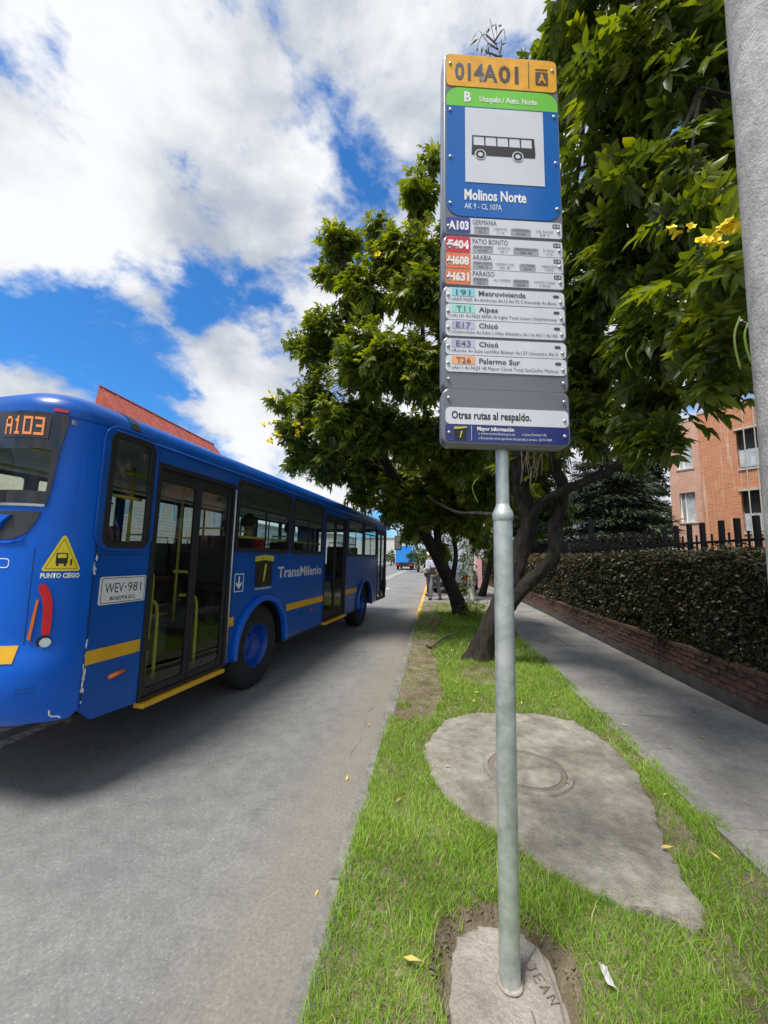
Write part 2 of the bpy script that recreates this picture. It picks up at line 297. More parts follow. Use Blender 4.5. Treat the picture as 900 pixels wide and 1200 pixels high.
class MB:
    def __init__(s): s.v = []; s.f = []
    def add(s, v, f):
        n = len(s.v); s.v += [tuple(x) for x in v]; s.f += [tuple(i+n for i in q) for q in f]; return s
    def box(s, x0, y0, z0, x1, y1, z1):
        return s.add([(x0,y0,z0),(x1,y0,z0),(x1,y1,z0),(x0,y1,z0),(x0,y0,z1),(x1,y0,z1),(x1,y1,z1),(x0,y1,z1)],
                     [(3,2,1,0),(4,5,6,7),(0,1,5,4),(1,2,6,5),(2,3,7,6),(3,0,4,7)])
    def prism(s, pts, z0, z1):                       # polygon in XY, lifted
        n = len(pts)
        return s.add([(x,y,z0) for x,y in pts]+[(x,y,z1) for x,y in pts], [tuple(range(n))[::-1], tuple(range(n,2*n))]+[(i,(i+1)%n,n+(i+1)%n,n+i) for i in range(n)])
    def tube(s, pts, rad, n=10, cap=True, noise=0.0, seed=0):
        pts = [Vector(p) for p in pts]; rr = rad if isinstance(rad, (list, tuple)) else [rad]*len(pts)
        rnd = random.Random(seed); v = []; ref = Vector((.13, .27, .95)); lobes = [rnd.random()*6.28 for _ in range(3)]
        for i, p in enumerate(pts):
            d = (pts[min(i+1, len(pts)-1)]-pts[max(i-1, 0)]).normalized()
            if abs(d.dot(ref)) > .93: ref = Vector((.9, .3, .1))
            a = ref.cross(d).normalized(); b = d.cross(a)
            ref = b.cross(a)*-1 if False else ref
            for k in range(n):
                t = 2*PI*k/n; q = rr[i]
                if noise: q *= 1+noise*(.5*math.sin(3*t+lobes[0]+i*.25)+.4*math.sin(5*t+lobes[1]-i*.18)+.5*(rnd.random()-.5))
                v.append(p+a*math.cos(t)*q+b*math.sin(t)*q)
        f = []
        for i in range(len(pts)-1):
            for k in range(n): f.append((i*n+k, i*n+(k+1)%n, (i+1)*n+(k+1)%n, (i+1)*n+k))
        if cap: f += [tuple(range(n))[::-1], tuple(range((len(pts)-1)*n, len(pts)*n))]
        return s.add(v, f)
    def lathe(s, prof, n=32, axis='Z', c=(0,0,0), closed=False):
        v = []; m = len(prof)
        for k in range(n):
            t = 2*PI*k/n
            for r_, h in prof:
                x, y = r_*math.cos(t), r_*math.sin(t)
                q = (x, y, h) if axis == 'Z' else (x, h, y) if axis == 'Y' else (h, x, y)
                v.append((q[0]+c[0], q[1]+c[1], q[2]+c[2]))
        f = []
        for k in range(n):
            for j in range(m-1+closed): f.append((k*m+j, ((k+1)%n)*m+j, ((k+1)%n)*m+(j+1)%m, k*m+(j+1)%m))
        return s.add(v, f)
    def mesh(s, name, smooth=False, bevel=0, auto=None):
        me = bpy.data.meshes.new(name); me.from_pydata(s.v, [], s.f); bm = bmesh.new(); bm.from_mesh(me)
        bmesh.ops.recalc_face_normals(bm, faces=bm.faces)
        if bevel: bmesh.ops.bevel(bm, geom=[e for e in bm.edges if len(e.link_faces) == 2 and e.calc_face_angle(0) > .5], offset=bevel, segments=2, affect='EDGES', profile=.6)
        bm.to_mesh(me); bm.free()
        if smooth: me.polygons.foreach_set('use_smooth', np.ones(len(me.polygons), bool))
        if auto: me.set_sharp_from_angle(angle=auto)
        me.update(); return me
    def build(s, name, m, parent=None, smooth=False, bevel=0, auto=None, mw=None): return link(name, s.mesh(name, smooth, bevel, auto), m, parent, mw)
def curve_mesh(pts2, holes=(), thick=0.0, bevel=0.0):
    cu = bpy.data.curves.new('outline', 'CURVE'); cu.dimensions = '2D'; cu.fill_mode = 'BOTH'; cu.extrude = thick/2; cu.bevel_depth = bevel; cu.bevel_resolution = 1
    for loop in [pts2]+list(holes):
        sp = cu.splines.new('POLY'); sp.points.add(len(loop)-1); sp.use_cyclic_u = True
        for p, q in zip(sp.points, loop): p.co = (q[0], q[1], 0, 1)
    return to_mesh(cu)
def to_mesh(data):
    o = bpy.data.objects.new('outline', data); COL.objects.link(o)
    dg = bpy.context.evaluated_depsgraph_get(); me = bpy.data.meshes.new_from_object(o.evaluated_get(dg))
    bpy.data.objects.remove(o); me.materials.clear(); return me
_txt = {}
def text_mesh(s, bold=0.0):
    if (s, bold) in _txt: return _txt[(s, bold)].copy()
    cu = bpy.data.curves.new('lettering', 'FONT'); cu.body = s; cu.size = 1; cu.offset = bold; cu.resolution_u = 2
    me = to_mesh(cu); _txt[(s, bold)] = me; return me.copy()
RX90 = Matrix.Rotation(R(90), 4, 'X')
def rr(x0, y0, x1, y1, r, n=5, corners=(1,1,1,1)):
    out = []
    for i, (cx, cy, a0) in enumerate(((x1-r,y0+r,-90),(x1-r,y1-r,0),(x0+r,y1-r,90),(x0+r,y0+r,180))):
        if not corners[i]: out.append((cx+(r if i in (0,1) else -r), cy+(r if i in (1,2) else -r))); continue
        for k in range(n+1):
            a = R(a0+90*k/n); out.append((cx+r*math.cos(a), cy+r*math.sin(a)))
    return out
def ring_pts(cx, cy, r, n=24, a0=0, a1=360): return [(cx+r*math.cos(R(a0+(a1-a0)*k/n)), cy+r*math.sin(R(a0+(a1-a0)*k/n))) for k in range(n+(a1-a0 < 360))]
def plate(name, outer, holes, thick, y, m, parent, bevel=0.0):      # upright plate, outline in X and Z, centred on depth y, facing -Y
    me = curve_mesh(outer, holes, thick, bevel); me.transform(Matrix.Translation((0, y, 0)) @ RX90); return link(name, me, m, parent)
def text(s, x0, z0, w, h, y, m, parent, bold=.0, name='lettering', align='L', both=True):  # upright lettering fitted to a width w and cap height h
    me = text_mesh(s, bold); co = np.zeros(len(me.vertices)*3, np.float32); me.vertices.foreach_get('co', co); co = co.reshape(-1, 3)
    if not len(co): return None
    lo, hi = co.min(0), co.max(0); sx = w/(hi[0]-lo[0]) if w else h/.72; sz = h/.72
    x = x0 if align == 'L' else x0-sx*(hi[0]-lo[0])/2
    co2 = np.stack([(co[:,0]-lo[0])*sx+x, np.full(len(co), y), co[:,1]*sz+z0], 1); me.vertices.foreach_set('co', co2.astype(np.float32).ravel()); me.update()
    return link(name, me, m, parent)
def spline(pts, k=6):
    P = [Vector(p) for p in pts]; P = [P[0]*2-P[1]]+P+[P[-1]*2-P[-2]]; out = []
    for i in range(1, len(P)-2):
        for j in range(k):
            t = j/k; a, b, c, d = P[i-1:i+3]
            out.append(.5*((2*b)+(c-a)*t+(2*a-5*b+4*c-d)*t*t+(3*b-a-3*c+d)*t**3))
    return out+[P[-2]]
def lerp_list(r, n): return [float(x) for x in np.interp(np.linspace(0, len(r)-1, n), range(len(r)), r)]

# ------------------------------------------------------------------ ground, road, kerb, verge, pavement
def struct(name, me, m, parent=None):
    o = link(name, me, m, parent)
    if parent is None: o['kind'] = 'structure'
    return o
def sheet(x0, y0, x1, y1, z, nx=1, ny=1):
    xs, ys = np.linspace(x0, x1, nx+1), np.linspace(y0, y1, ny+1); X, Y = np.meshgrid(xs, ys)
    V = np.stack([X.ravel(), Y.ravel(), np.full(X.size, z)], 1); i = np.arange(nx*ny); a = i//nx*(nx+1)+i % nx
    return V, np.stack([a, a+1, a+nx+2, a+nx+1], 1)
PATCH = [(-.07,3.23),(-.05,3.42),(0,3.60),(.09,3.82),(.25,3.99),(.43,4.07),(.75,4.13),(1.09,4.13),(1.3,4.02),(1.42,3.8),(1.46,3.5),(1.44,3.19),(1.37,2.83),(1.25,2.47),(1.22,2.30),(1.19,2.21),(1.13,1.97),(.93,2.0),(.74,2.05),(.55,2.16),(.42,2.34),(.21,2.51),(.07,2.7),(-.03,2.98)]
FOOT = [(.075,1.66),(.10,1.76),(.20,1.815),(.33,1.82),(.425,1.76),(.45,1.62),(.45,1.48),(.43,1.36),(.3,1.31),(.14,1.33),(.07,1.42),(.06,1.54)]
def inside(poly, X, Y, grow=0.0):
    P = np.array(poly); c = P.mean(0); P = c+(P-c)*(1+grow); r = np.zeros(X.shape, bool); j = len(P)-1
    for i in range(len(P)):
        xi, yi = P[i]; xj, yj = P[j]
        r ^= ((yi > Y) != (yj > Y)) & (X < (xj-xi)*(Y-yi)/(yj-yi+1e-12)+xi); j = i
    return r
def vnoise(X, Y, s, seed=0):                                     # smooth value noise, 0..1
    g = np.random.default_rng(seed).random((64, 64)); x, y = X/s, Y/s; xi, yi = np.floor(x).astype(int), np.floor(y).astype(int); fx, fy = x-xi, y-yi
    fx, fy = fx*fx*(3-2*fx), fy*fy*(3-2*fy); G = lambda a, b: g[a % 64, b % 64]
    return (G(xi,yi)*(1-fx)+G(xi+1,yi)*fx)*(1-fy)+(G(xi,yi+1)*(1-fx)+G(xi+1,yi+1)*fx)*fy
V, F = sheet(-1500, -300, 1500, 2500, -.06); struct('ground', np_mesh('ground', V, F), MT['garden'])
V, F = sheet(-9.3, -40, -.49, 900, 0, 1, 60); struct('road', np_mesh('road', V, F), MT['asphalt'])
mk = MB(); mk.box(-3.60, -20, .0, -3.48, 90, .004); mk.box(-3.86, -20, 0, -3.74, 90, .004); struct('lane_line', mk.mesh('lane_line'), MT['worn'])
mk = MB(); mk.prism([(-2.5,18.3),(-2.38,18.3),(-2.38,19.6),(-2.2,19.6),(-2.44,20.6),(-2.68,19.6),(-2.5,19.6)], 0, .004); struct('road_arrow', mk.mesh('road_arrow'), MT['worn'])
kerb = struct('kerb', MB().box(-.48, -8, -.05, -.385, 120, .045).mesh('kerb'), MT['mortar'])
ks = [MB().box(-.055, .003, -.1, .055, .997, .060).mesh('kerb_stone', bevel=.012) for _ in (0, 1)]; ks[0].materials.append(MT['kerb']); ks[1].materials.append(MT['kerb_yellow'])
for k in range(52):
    o = link('kerb_stone', ks[k-2 >= 9.6 and k-2 < 27], None, kerb); o.location = (-.437+random.uniform(-.004, .004), k-2+.0, random.uniform(-.006, .004)); o.rotation_euler = (0, random.uniform(-.02, .02), random.uniform(-.004, .004))
ck = MB(); rnd = random.Random(77); 
for x0, ya, yb, amp in ((-.66, 3.2, 6.4, .03),):
    y = ya; x = x0
    while y < yb:
        y2 = y+rnd.uniform(.05, .13); x2 = x0+rnd.uniform(-amp, amp); w = rnd.uniform(.0006, .0022)
        if rnd.random() > .22: ck.add([(x-w, y, .002), (x+w, y, .002), (x2+w*.8, y2, .002), (x2-w*.8, y2, .002)], [(0,1,2,3)])
        x, y = x2, y2
struct('road_crack', ck.mesh('road_crack'), MT['sbrown'])
def verge_height(X, Y):
    z = .066+.022*vnoise(X, Y, .35, 1)+.02*vnoise(X, Y, .9, 2)
    d = np.hypot((X-.265)/.235, (Y-1.64)/.27); z -= .085*np.clip(1.25-np.abs(d-.90)*5, 0, 1)
    d1 = np.hypot(X-.69, Y-6.05); z += .09*np.exp(-(d1/.35)**2)
    d2 = np.hypot(X-.72, Y-10.4); z += .10*np.exp(-(d2/.5)**2)
    return z-.03*inside(PATCH, X, Y)-.02*inside(FOOT, X, Y, .05)
parts = []; n0 = 0; VV, FF = [], []
for (ya, yb, st) in ((-2, 5, .035), (5, 13.75, .09)):
    V, F = sheet(-.39, ya, 1.64, yb, 0, int(2.03/st), int((yb-ya)/st)); V[:, 2] = verge_height(V[:, 0], V[:, 1]); VV.append(V); FF.append(F+n0); n0 += len(V)
struct('verge', np_mesh('verge', np.concatenate(VV), np.concatenate(FF), smooth=True), MT['soil'])
pav = struct('pavement', MB().box(1.60, -4, -.1, 3.14, 120, .083).mesh('pavement'), MT['mortar'])
rows = [-4, -2.3, -.6, 1.0, 2.65, 4.32, 6.02, 7.5, 9.0, 10.6, 12.1, 13.7, 15.2, 16.8, 18.4, 20, 22, 24, 26, 28, 30]
for a, b in zip(rows, rows[1:]):
    cuts = [1.60, 3.14] if a < 4 else [1.60, 2.42+.12*math.sin(a*3), 3.14]
    for x0, x1 in zip(cuts, cuts[1:]):
        s = MB().box(x0+.006, a+.006, .05, x1-.006, b-.006, .10+random.uniform(-.004, .004)).mesh('paving_slab', bevel=.006)
        s.transform(Matrix.Translation((0,0,0)) @ Matrix.Rotation(random.uniform(-.002, .002), 4, 'Y')); link('paving_slab', s, MT['pave'], pav)
plz = struct('plaza_pavement', MB().box(-.375, 13.75, -.1, 1.60, 120, .080).mesh('plaza_pavement'), MT['mortar'])
for k in range(8):
    for x0, x1 in ((-.375, .6), (.6, 1.60)):
        link('paving_slab', MB().box(x0+.005, 13.75+k*1.5+.005, .05, x1-.005, 13.75+(k+1)*1.5-.005, .1).mesh('paving_slab', bevel=.006), MT['pave'], plz)
struct('garden_ground', MB().box(3.42, -6, -.1, 90, 140, .28).mesh('garden_ground'), MT['garden'])
farp = struct('far_pavement', MB().box(-14.5, -40, -.1, -9.3, 400, .12).mesh('far_pavement'), MT['pave'])
def rough_slab(name, poly, z0, z1, m, parent, jit, seed, drop=.0):
    rnd = random.Random(seed); P = spline([(x, y, 0) for x, y in poly+[poly[0]]], 5)[:-1]; pts = [(p.x+rnd.uniform(-jit, jit), p.y+rnd.uniform(-jit, jit)) for p in P]
    me = curve_mesh(pts); bm = bmesh.new(); bm.from_mesh(me); xs = [p[0] for p in pts]; ys = [p[1] for p in pts]
    for axis, lo, hi in ((0, min(xs), max(xs)), (1, min(ys), max(ys))):
        t = lo+.04
        while t < hi:
            no = [0, 0, 0]; no[axis] = 1; co = [0, 0, 0]; co[axis] = t
            bmesh.ops.bisect_plane(bm, geom=bm.verts[:]+bm.edges[:]+bm.faces[:], plane_co=co, plane_no=no); t += .045
    bmesh.ops.remove_doubles(bm, verts=bm.verts, dist=1e-4)
    bd = {v for e in bm.edges if e.is_boundary for v in e.verts}
    for v in bm.verts:
        h = float(vnoise(np.array([v.co.x]), np.array([v.co.y]), .16, seed)[0])
        v.co.z = z1+(h-.5)*.016-(drop if v in bd else 0)
    r = bmesh.ops.extrude_edge_only(bm, edges=[e for e in bm.edges if e.is_boundary])
    for v in r['geom']:
        if isinstance(v, bmesh.types.BMVert): v.co.z = z0
    bmesh.ops.recalc_face_normals(bm, faces=bm.faces); bm.to_mesh(me); bm.free()
    me.polygons.foreach_set('use_smooth', np.ones(len(me.polygons), bool)); me.set_sharp_from_angle(angle=.9); return link(name, me, m, parent)
ps = rough_slab('concrete_patch', PATCH, .02, .105, MT['slab'], None, .019, 3, .018)
tag(ps, 'rough leaf-shaped concrete slab set in the grass behind the bus stop pole', 'concrete slab')
mh = thing('manhole_cover', 'round concrete manhole cover set in the leaf-shaped slab', 'manhole cover', (.66, 3.06, .1))
MB().lathe([(.225,.0),(.225,.016),(.21,.021),(.0,.021)], 40).build('lid', MT['slab'], mh, auto=.5)
MB().lathe([(.228,.0),(.228,.013),(.262,.013),(.262,.0)], 40).build('joint_ring', MT['scratch'], mh)
MB().lathe([(.265,.0),(.268,.018),(.30,.018),(.31,.0)], 40).build('frame', MT['slab'], mh, auto=.5)

# ------------------------------------------------------------------ bus stop sign
SG = thing('bus_stop_sign', 'tall blue and grey bus stop sign with route panels on a galvanised pole', 'bus stop sign', (.275, 1.615, .1), R(10))
MB().tube([(0,0,-.05),(0,0,.02),(0,0,1.67)], .0375, 28, True).build('pole', MT['galv'], SG, True, auto=.8)
MB().lathe([(.0375,1.655),(.041,1.662),(.0425,1.675),(.041,1.69),(.030,1.712),(.0265,1.725)], 28).build('pole_collar', MT['galv'], SG, True)
MB().tube([(0,0,1.71),(0,0,3.60)], .0262, 20).build('pole', MT['galv'], SG, True, auto=.8)
MB().lathe([(.0375,-.002),(.047,-.004),(.047,.001),(.042,.004),(.0375,.005)], 20).build('weld_bead', MT['footing'], SG, True)
FY = -.062
def sign_module(z0, z1, r=.028):
    me = curve_mesh(rr(-.256, z0+.0, .256, z1, r), (), .050, .008); me.transform(Matrix.Translation((0, -.029, 0)) @ RX90); return link('sign_module', me, MT['sgrey'], SG, Matrix.Translation((0, 0, -.1)))
def sp(name, outer, m, parent, lift=.001, th=.003): return plate(name, outer, (), th, FY-lift, m, parent)
def bolt(x, z, parent):
    b = MB().lathe([(.0075,0),(.007,-.003),(.004,-.005),(0,-.0055)], 10, 'Y', (x, FY-.004, z)).build('bolt', MT['steel'], parent, True)
T = lambda s, x, z, w, h, m, par, bold=.015, lift=.0042, **k: text(s, x, z, w, h, FY-lift, MT[m], par, bold, **k)
m1 = sign_module(2.971, 3.876, .03)
yp = sp('yellow_panel', rr(-.250, 3.708, .255, 3.872, .022), MT['syellow'], m1, .0015)
T('014A', -.212, 3.742, .195, .088, 'sdark', yp, .03); T('01', -.012, 3.742, .092, .088, 'sbrown', yp, .03)
sp('divider', [(.125,3.72),(.128,3.72),(.128,3.86),(.125,3.86)], MT['sbrown'], yp, .0045, .001)
ab = sp('letter_box', rr(.158, 3.742, .215, 3.808, .004), MT['sbrown'], yp, .0045, .001); T('A', .1865, 3.750, .036, .048, 'syellow', yp, .03, .0062, align='C')
sp('divider', [(.158,3.82),(.215,3.82),(.215,3.824),(.158,3.824)], MT['sbrown'], yp, .0045, .001)
gp = sp('green_panel', rr(-.250, 3.606, .255, 3.700, .06, 6, (0,1,1,0)), MT['sgreen'], m1, .0015)
T('B', -.170, 3.630, .032, .050, 'white', gp, .04); T('Usaquén / Auto. Norte', -.100, 3.634, .262, .030, 'white', gp, .02)
bp_ = sp('blue_panel', rr(-.250, 3.062, .255, 3.604, .07, 6, (1,0,0,1)), MT['sblue'], m1, .0015)
wp = sp('white_square', [(-.166,3.226),(.186,3.226),(.186,3.598),(-.166,3.598)], MT['slight'], bp_, .0042, .001)
def bus_pictogram(x0, z0, s, y, m, mw_, parent, name='bus_pictogram'):
    W = 1.0; H = .36; holes = [[(x0+s*(.03+i*.187), z0+s*.19), (x0+s*(.20+i*.187), z0+s*.19), (x0+s*(.195+i*.187), z0+s*.345), (x0+s*(.03+i*.187), z0+s*.345)] for i in range(5)]
    q = plate(name, [(x0, z0+s*.02), (x0+s*.99, z0+s*.02), (x0+s*1.0, z0+s*.10), (x0+s*.985, z0+s*H), (x0+s*.01, z0+s*H)], holes, .001, y, m, parent)
    for cx in (.135, .72):
        plate('wheel_print', ring_pts(x0+s*cx, z0+s*.03, s*.088, 20), (), .001, y-.001, mw_, parent); plate('wheel_print', ring_pts(x0+s*cx, z0+s*.03, s*.070, 20), (ring_pts(x0+s*cx, z0+s*.03, s*.04, 16),), .001, y-.002, m, parent)
bus_pictogram(-.138, 3.355, .285, FY-.0054, MT['blackprint'], MT['slight'], wp)
T('Molinos Norte', -.170, 3.142, .272, .050, 'white', bp_, .03); T('AK 9 - CL 107A', -.170, 3.098, .162, .028, 'white', bp_, .0)
for z in (3.58, 3.345, 3.12):
    for x in (-.232, .237): bolt(x, z, m1)
bolt(-.232, 3.82, m1); bolt(.237, 3.82, m1)
def route_row(par, z0, z1, code, boxm, dest, cells):
    row = sp('route_strip', rr(-.250, z0, .254, z1, .008), MT['slight'], par, .0015); h = z1-z0
    cb = sp('code_box', rr(-.250, z0+.001, -.145, z1-.001, .008), MT[boxm], row, .0035, .001); T(code, -.240, z0+h*.24, .088, h*.52, 'white', row, .045, .0052)
    T(dest, -.136, z1-h*.40, .0215*len(dest)**.92*.72, h*.33, 'sdark', row, .0, .0042)
    for i, (x0, x1, a, b, box) in enumerate(cells):
        if box: sp('stop_box', rr(x0, z0+h*.06, x1, z0+h*.50, .005), MT['sbox'], row, .0032, .001)
        T(a, (x0+x1)/2, z0+h*.32, (x1-x0)*.86, h*.14, 'sdark', row, .0, .0050, align='C')
        if b: T(b, (x0+x1)/2, z0+h*.10, (x1-x0)*.46, h*.14, 'sdark', row, .0, .0050, align='C')
    sp('operator_box', rr(.214, z1-h*.36, .246, z1-h*.10, .003), MT['sdark'], row, .0035, .001); T('L-S', .230, z1-h*.32, .022, h*.16, 'white', row, .02, .0052, align='C')
    bolt(.240, z0+h*.42, row); bolt(-.240, z0+h*.42, row)
route_row(m1, 2.979, 3.054, 'A103', 'spurple', 'GERMANIA', [(-.130,-.062,'COUNTRY','AK 15',1),(-.050,.020,'CEDRITOS','CL 116',0),(.030,.118,'U.NACIONAL','AK 46D',1),(.135,.222,'LAS AGUAS','KR 3',0)])
m2 = sign_module(2.739, 2.968)
route_row(m2, 2.891, 2.963, 'F404', 'sred', 'PATIO BONITO', [(-.136,-.048,'PORTAL NORTE','AUTO NORTE',1),(-.035,.030,'CEDRITOS','AK 9',0),(.040,.150,'SIMON BOLIVAR','AK 68',1),(.165,.225,'EL TINTAL','CL 23',0)])
route_row(m2, 2.817, 2.888, 'H608', 'sorange', 'ARABIA', [(-.136,-.050,'CEDRO NORTE','AK 9',1),(-.045,.050,'CAMPIN-U.NAL','KR 30',0),(.065,.135,'C.C. TUNAL','KR 24',1),(.155,.235,'MEISSEN','AV. BOYACA',0)])
route_row(m2, 2.743, 2.814, 'H631', 'sorange', 'PARAÍSO', [(-.136,-.070,'CEDRITOS','AK 9',1),(-.050,.030,'EL CAMPIN','',0),(.036,.105,'RICAURTE','KR 30',1),(.120,.225,'PORTAL TUNAL','AV. BOYACA',0)])
def zonal_row(par, z0, z1, code, boxm, dest, line):
    h = z1-z0; row = sp('route_strip', rr(-.250, z0, .254, z1, .016), MT['slight'], par, .0015)
    sp('code_box', rr(-.226, z0+h*.46, -.128, z1-h*.04, .002), MT[boxm], row, .0035, .001); T(code, -.177, z0+h*.52, .016*len(code)+.012, h*.36, 'sdark', row, .0, .0052, align='C')
    T(dest, -.112, z0+h*.54, .0150*len(dest)+.006, h*.32, 'sdark', row, .02, .0045); T(line, -.226, z0+h*.16, .445, h*.21, 'sdark', row, .0, .0045)
    sp('operator_box', rr(.206, z1-h*.38, .232, z1-h*.20, .006), MT['sdark'], row, .0035, .001); bolt(.238, z0+h*.34, row); bolt(-.240, z0+h*.50, row)
m3 = sign_module(2.511, 2.736)
zonal_row(m3, 2.659, 2.728, '191', 'scyan', 'Metrovivienda', '»AK9 NQS Av.Américas Ac13 Av.72 C.Kennedy Av.Bosa')
zonal_row(m3, 2.586, 2.655, 'T11', 'smint', 'Alpes', '»Ac161 Av.NQS SENA 3b Inglés Tunal Lucero VistaHermosa')
zonal_row(m3, 2.514, 2.583, 'E17', 'slilac', 'Chicó', '»CentroSuba Av.Suba L.Villas Alhambra Ac116 Ak11 Ac100')
m4 = sign_module(2.287, 2.508)
zonal_row(m4, 2.432, 2.501, 'E43', 'slilac', 'Chicó', '»Rincón Av.Suba LasVillas Bulevar Ac127 Unicentro Ak15')
zonal_row(m4, 2.358, 2.429, 'T26', 'speach', 'Palermo Sur', '»Ak11 Av.NQS V8 Mayor Claret Tunal SanCarlos Molinos')
bolt(-.238, 2.325, m4); bolt(.238, 2.325, m4)
m5 = sign_module(2.060, 2.284)
bolt(-.238, 2.245, m5); bolt(.238, 2.245, m5)
wr = sp('notice_strip', rr(-.250, 2.137, .254, 2.207, .018), MT['slight'], m5, .0015); T('Otras rutas al respaldo.', -.226, 2.160, .325, .032, 'blackprint', wr, .02); bolt(.238, 2.165, wr)
nv = sp('navy_panel', rr(-.250, 2.067, .254, 2.134, .02, 5, (1,0,0,1)), MT['snavy'], m5, .0015)
lg = sp('emblem', [(-.214,2.074),(-.166,2.074),(-.166,2.121),(-.214,2.121)], MT['blackprint'], nv, .0042, .001)
sp('emblem_roof', [(-.216,2.114),(-.190,2.117),(-.164,2.122),(-.164,2.127),(-.190,2.125),(-.216,2.125)], MT['railyellow'], nv, .006, .001); sp('emblem_lane', [(-.194,2.080),(-.190,2.080),(-.182,2.108),(-.188,2.108)], MT['railyellow'], nv, .006, .001)
sp('divider', [(-.146,2.070),(-.1445,2.070),(-.1445,2.132),(-.146,2.132)], MT['slight'], nv, .0042, .001)
T('Mayor información', -.122, 2.113, .150, .016, 'white', nv, .03); T('» www.transmilenio.gov.co', -.118, 2.096, .150, .011, 'slight', nv, .0); T('» Línea Distrital 195', .060, 2.097, .100, .011, 'slight', nv, .0)
T('» Recuerde otras opciones de parada y acceso. 2219-7400', -.118, 2.077, .300, .011, 'slight', nv, .0); bolt(-.236, 2.10, nv); bolt(.236, 2.10, nv)
ft = rough_slab('pole_footing', FOOT, 0, .098, MT['footing'], None, .006, 9, .012); tag(ft, 'pale cracked concrete footing with scratched letters at the foot of the bus stop pole', 'footing')
strokes = {'J': [[(0,1),(.6,1)],[(.4,1),(.4,.15),(.2,0),(0,.15)]], 'E': [[(.6,1),(0,1),(0,0),(.6,0)],[(0,.5),(.5,.5)]], 'A': [[(0,0),(.3,1),(.6,0)],[(.12,.4),(.5,.4)]], 'N': [[(0,0),(0,1),(.6,0),(.6,1)]]}
gr = MB(); O = Vector((.345, 1.68, .1000)); dx = Vector((.013, -.034, 0)); dy = Vector((.032, .014, 0))
for i, ch in enumerate('JEAN'):
    for st in strokes[ch]: gr.tube([O+dx*(i*1.0+p[0])+dy*(p[1]+.08*i) for p in st], .0022, 5)
gr.tube([(.325,1.62,.099),(.345,1.69,.098),(.40,1.76,.098)], .003, 5); gr.tube([(.30,1.46,.100),(.335,1.49,.100),(.33,1.53,.100)], .003, 5); gr.tube([(.215,1.50,.1),(.24,1.45,.1),(.30,1.43,.1),(.33,1.46,.1)], .0022, 5); gr.tube([(.42,1.74,.093),(.435,1.58,.095),(.425,1.42,.094)], .003, 5)
gr.build('scratched_letters', MT['scratch'], ft)

# ------------------------------------------------------------------ bus
BUS = thing('city_bus', 'blue city bus with yellow stripe and route A103 on its rear, beside the kerb', 'bus', (-2.10, 4.63, 0), R(84))
BW, RC, ARC = 2.36, .35, .35*PI/2
S0, S1 = -2.25, 6.60                                   # straight side from the rear corner to the front corner
TT = 2*ARC+BW-2*RC
def prof(z):                                           # how far the skin stands out at height z (bumper, sill)
    if z > 1.0: return 0.0
    return float(np.interp(z, [.50, .56, .64, .74, .86, .94, .98, 1.0], [-.11, -.05, 0, .028, .034, .024, .004, 0]))
def plan(t, r):
    if t < 0: return (S0-t, RC-r)
    if t <= ARC: a = t/RC; return (S0-r*math.sin(a), RC-r*math.cos(a))
    if t <= TT-ARC: return (S0-r, RC+t-ARC)
    if t <= TT: a = (TT-t)/RC; return (S0-r*math.sin(a), BW-RC+r*math.cos(a))
    return (S0-(TT-t), BW-RC+r)
def rear_pt(t, z, off=0.0):
    x, y = plan(t, RC+off+prof(z)*min(1, max(0, t/.22))); return (x, y, z)
def front_pt(t, z, off=0.0):
    x, y, z = rear_pt(t, z, off); return (S1-(x-S0)*.95, y, z)
def wrap(name, outer, holes, off, m, parent, fn=rear_pt, thick=.0, smooth=True, mesh=None):
    me = mesh or curve_mesh(outer, holes); bm = bmesh.new(); bm.from_mesh(me); xs = [v.co.x for v in bm.verts]; ys = [v.co.y for v in bm.verts]
    for axis, lo, hi, st in ((0, min(xs), max(xs), .04), (1, min(ys), max(ys), .06)):
        t = math.floor(lo/st)*st+st
        while t < hi:
            no = [0,0,0]; no[axis] = 1; co = [0,0,0]; co[axis] = t
            bmesh.ops.bisect_plane(bm, geom=bm.verts[:]+bm.edges[:]+bm.faces[:], plane_co=co, plane_no=no); t += st
    bmesh.ops.remove_doubles(bm, verts=bm.verts, dist=1e-5)
    if thick:
        src = {v: (v.co.x, v.co.y) for v in bm.verts}; bd = [e for e in bm.edges if e.is_boundary]
        r = bmesh.ops.extrude_edge_only(bm, edges=bd); new = [v for v in r['geom'] if isinstance(v, bmesh.types.BMVert)]
        ns = set(new)
        for v in bm.verts: v.co = fn(v.co.x, v.co.y, off if v in ns else off+thick)
    else:
        for v in bm.verts: v.co = fn(v.co.x, v.co.y, off)
    bmesh.ops.recalc_face_normals(bm, faces=bm.faces); bm.to_mesh(me); bm.free()
    if smooth: me.polygons.foreach_set('use_smooth', np.ones(len(me.polygons), bool)); me.set_sharp_from_angle(angle=.7)
    me.update(); return link(name, me, m, parent)
def side_text(s, x0, z0, w, h, y, m, parent, bold=.02, **k): return text(s, x0, z0, w, h, y, m, parent, bold, **k)
def rear_text(s, t0, z0, w, h, off, m, parent, bold=.03):
    me = text_mesh(s, bold); co = np.zeros(len(me.vertices)*3, np.float32); me.vertices.foreach_get('co', co); co = co.reshape(-1, 3); lo, hi = co.min(0), co.max(0)
    for v in me.vertices: v.co = rear_pt(t0-(v.co.x-lo[0])*w/(hi[0]-lo[0]), z0+v.co.y*h/.72, off)
    return link('lettering', me, m, parent)
WB = 4.45; WR = .5
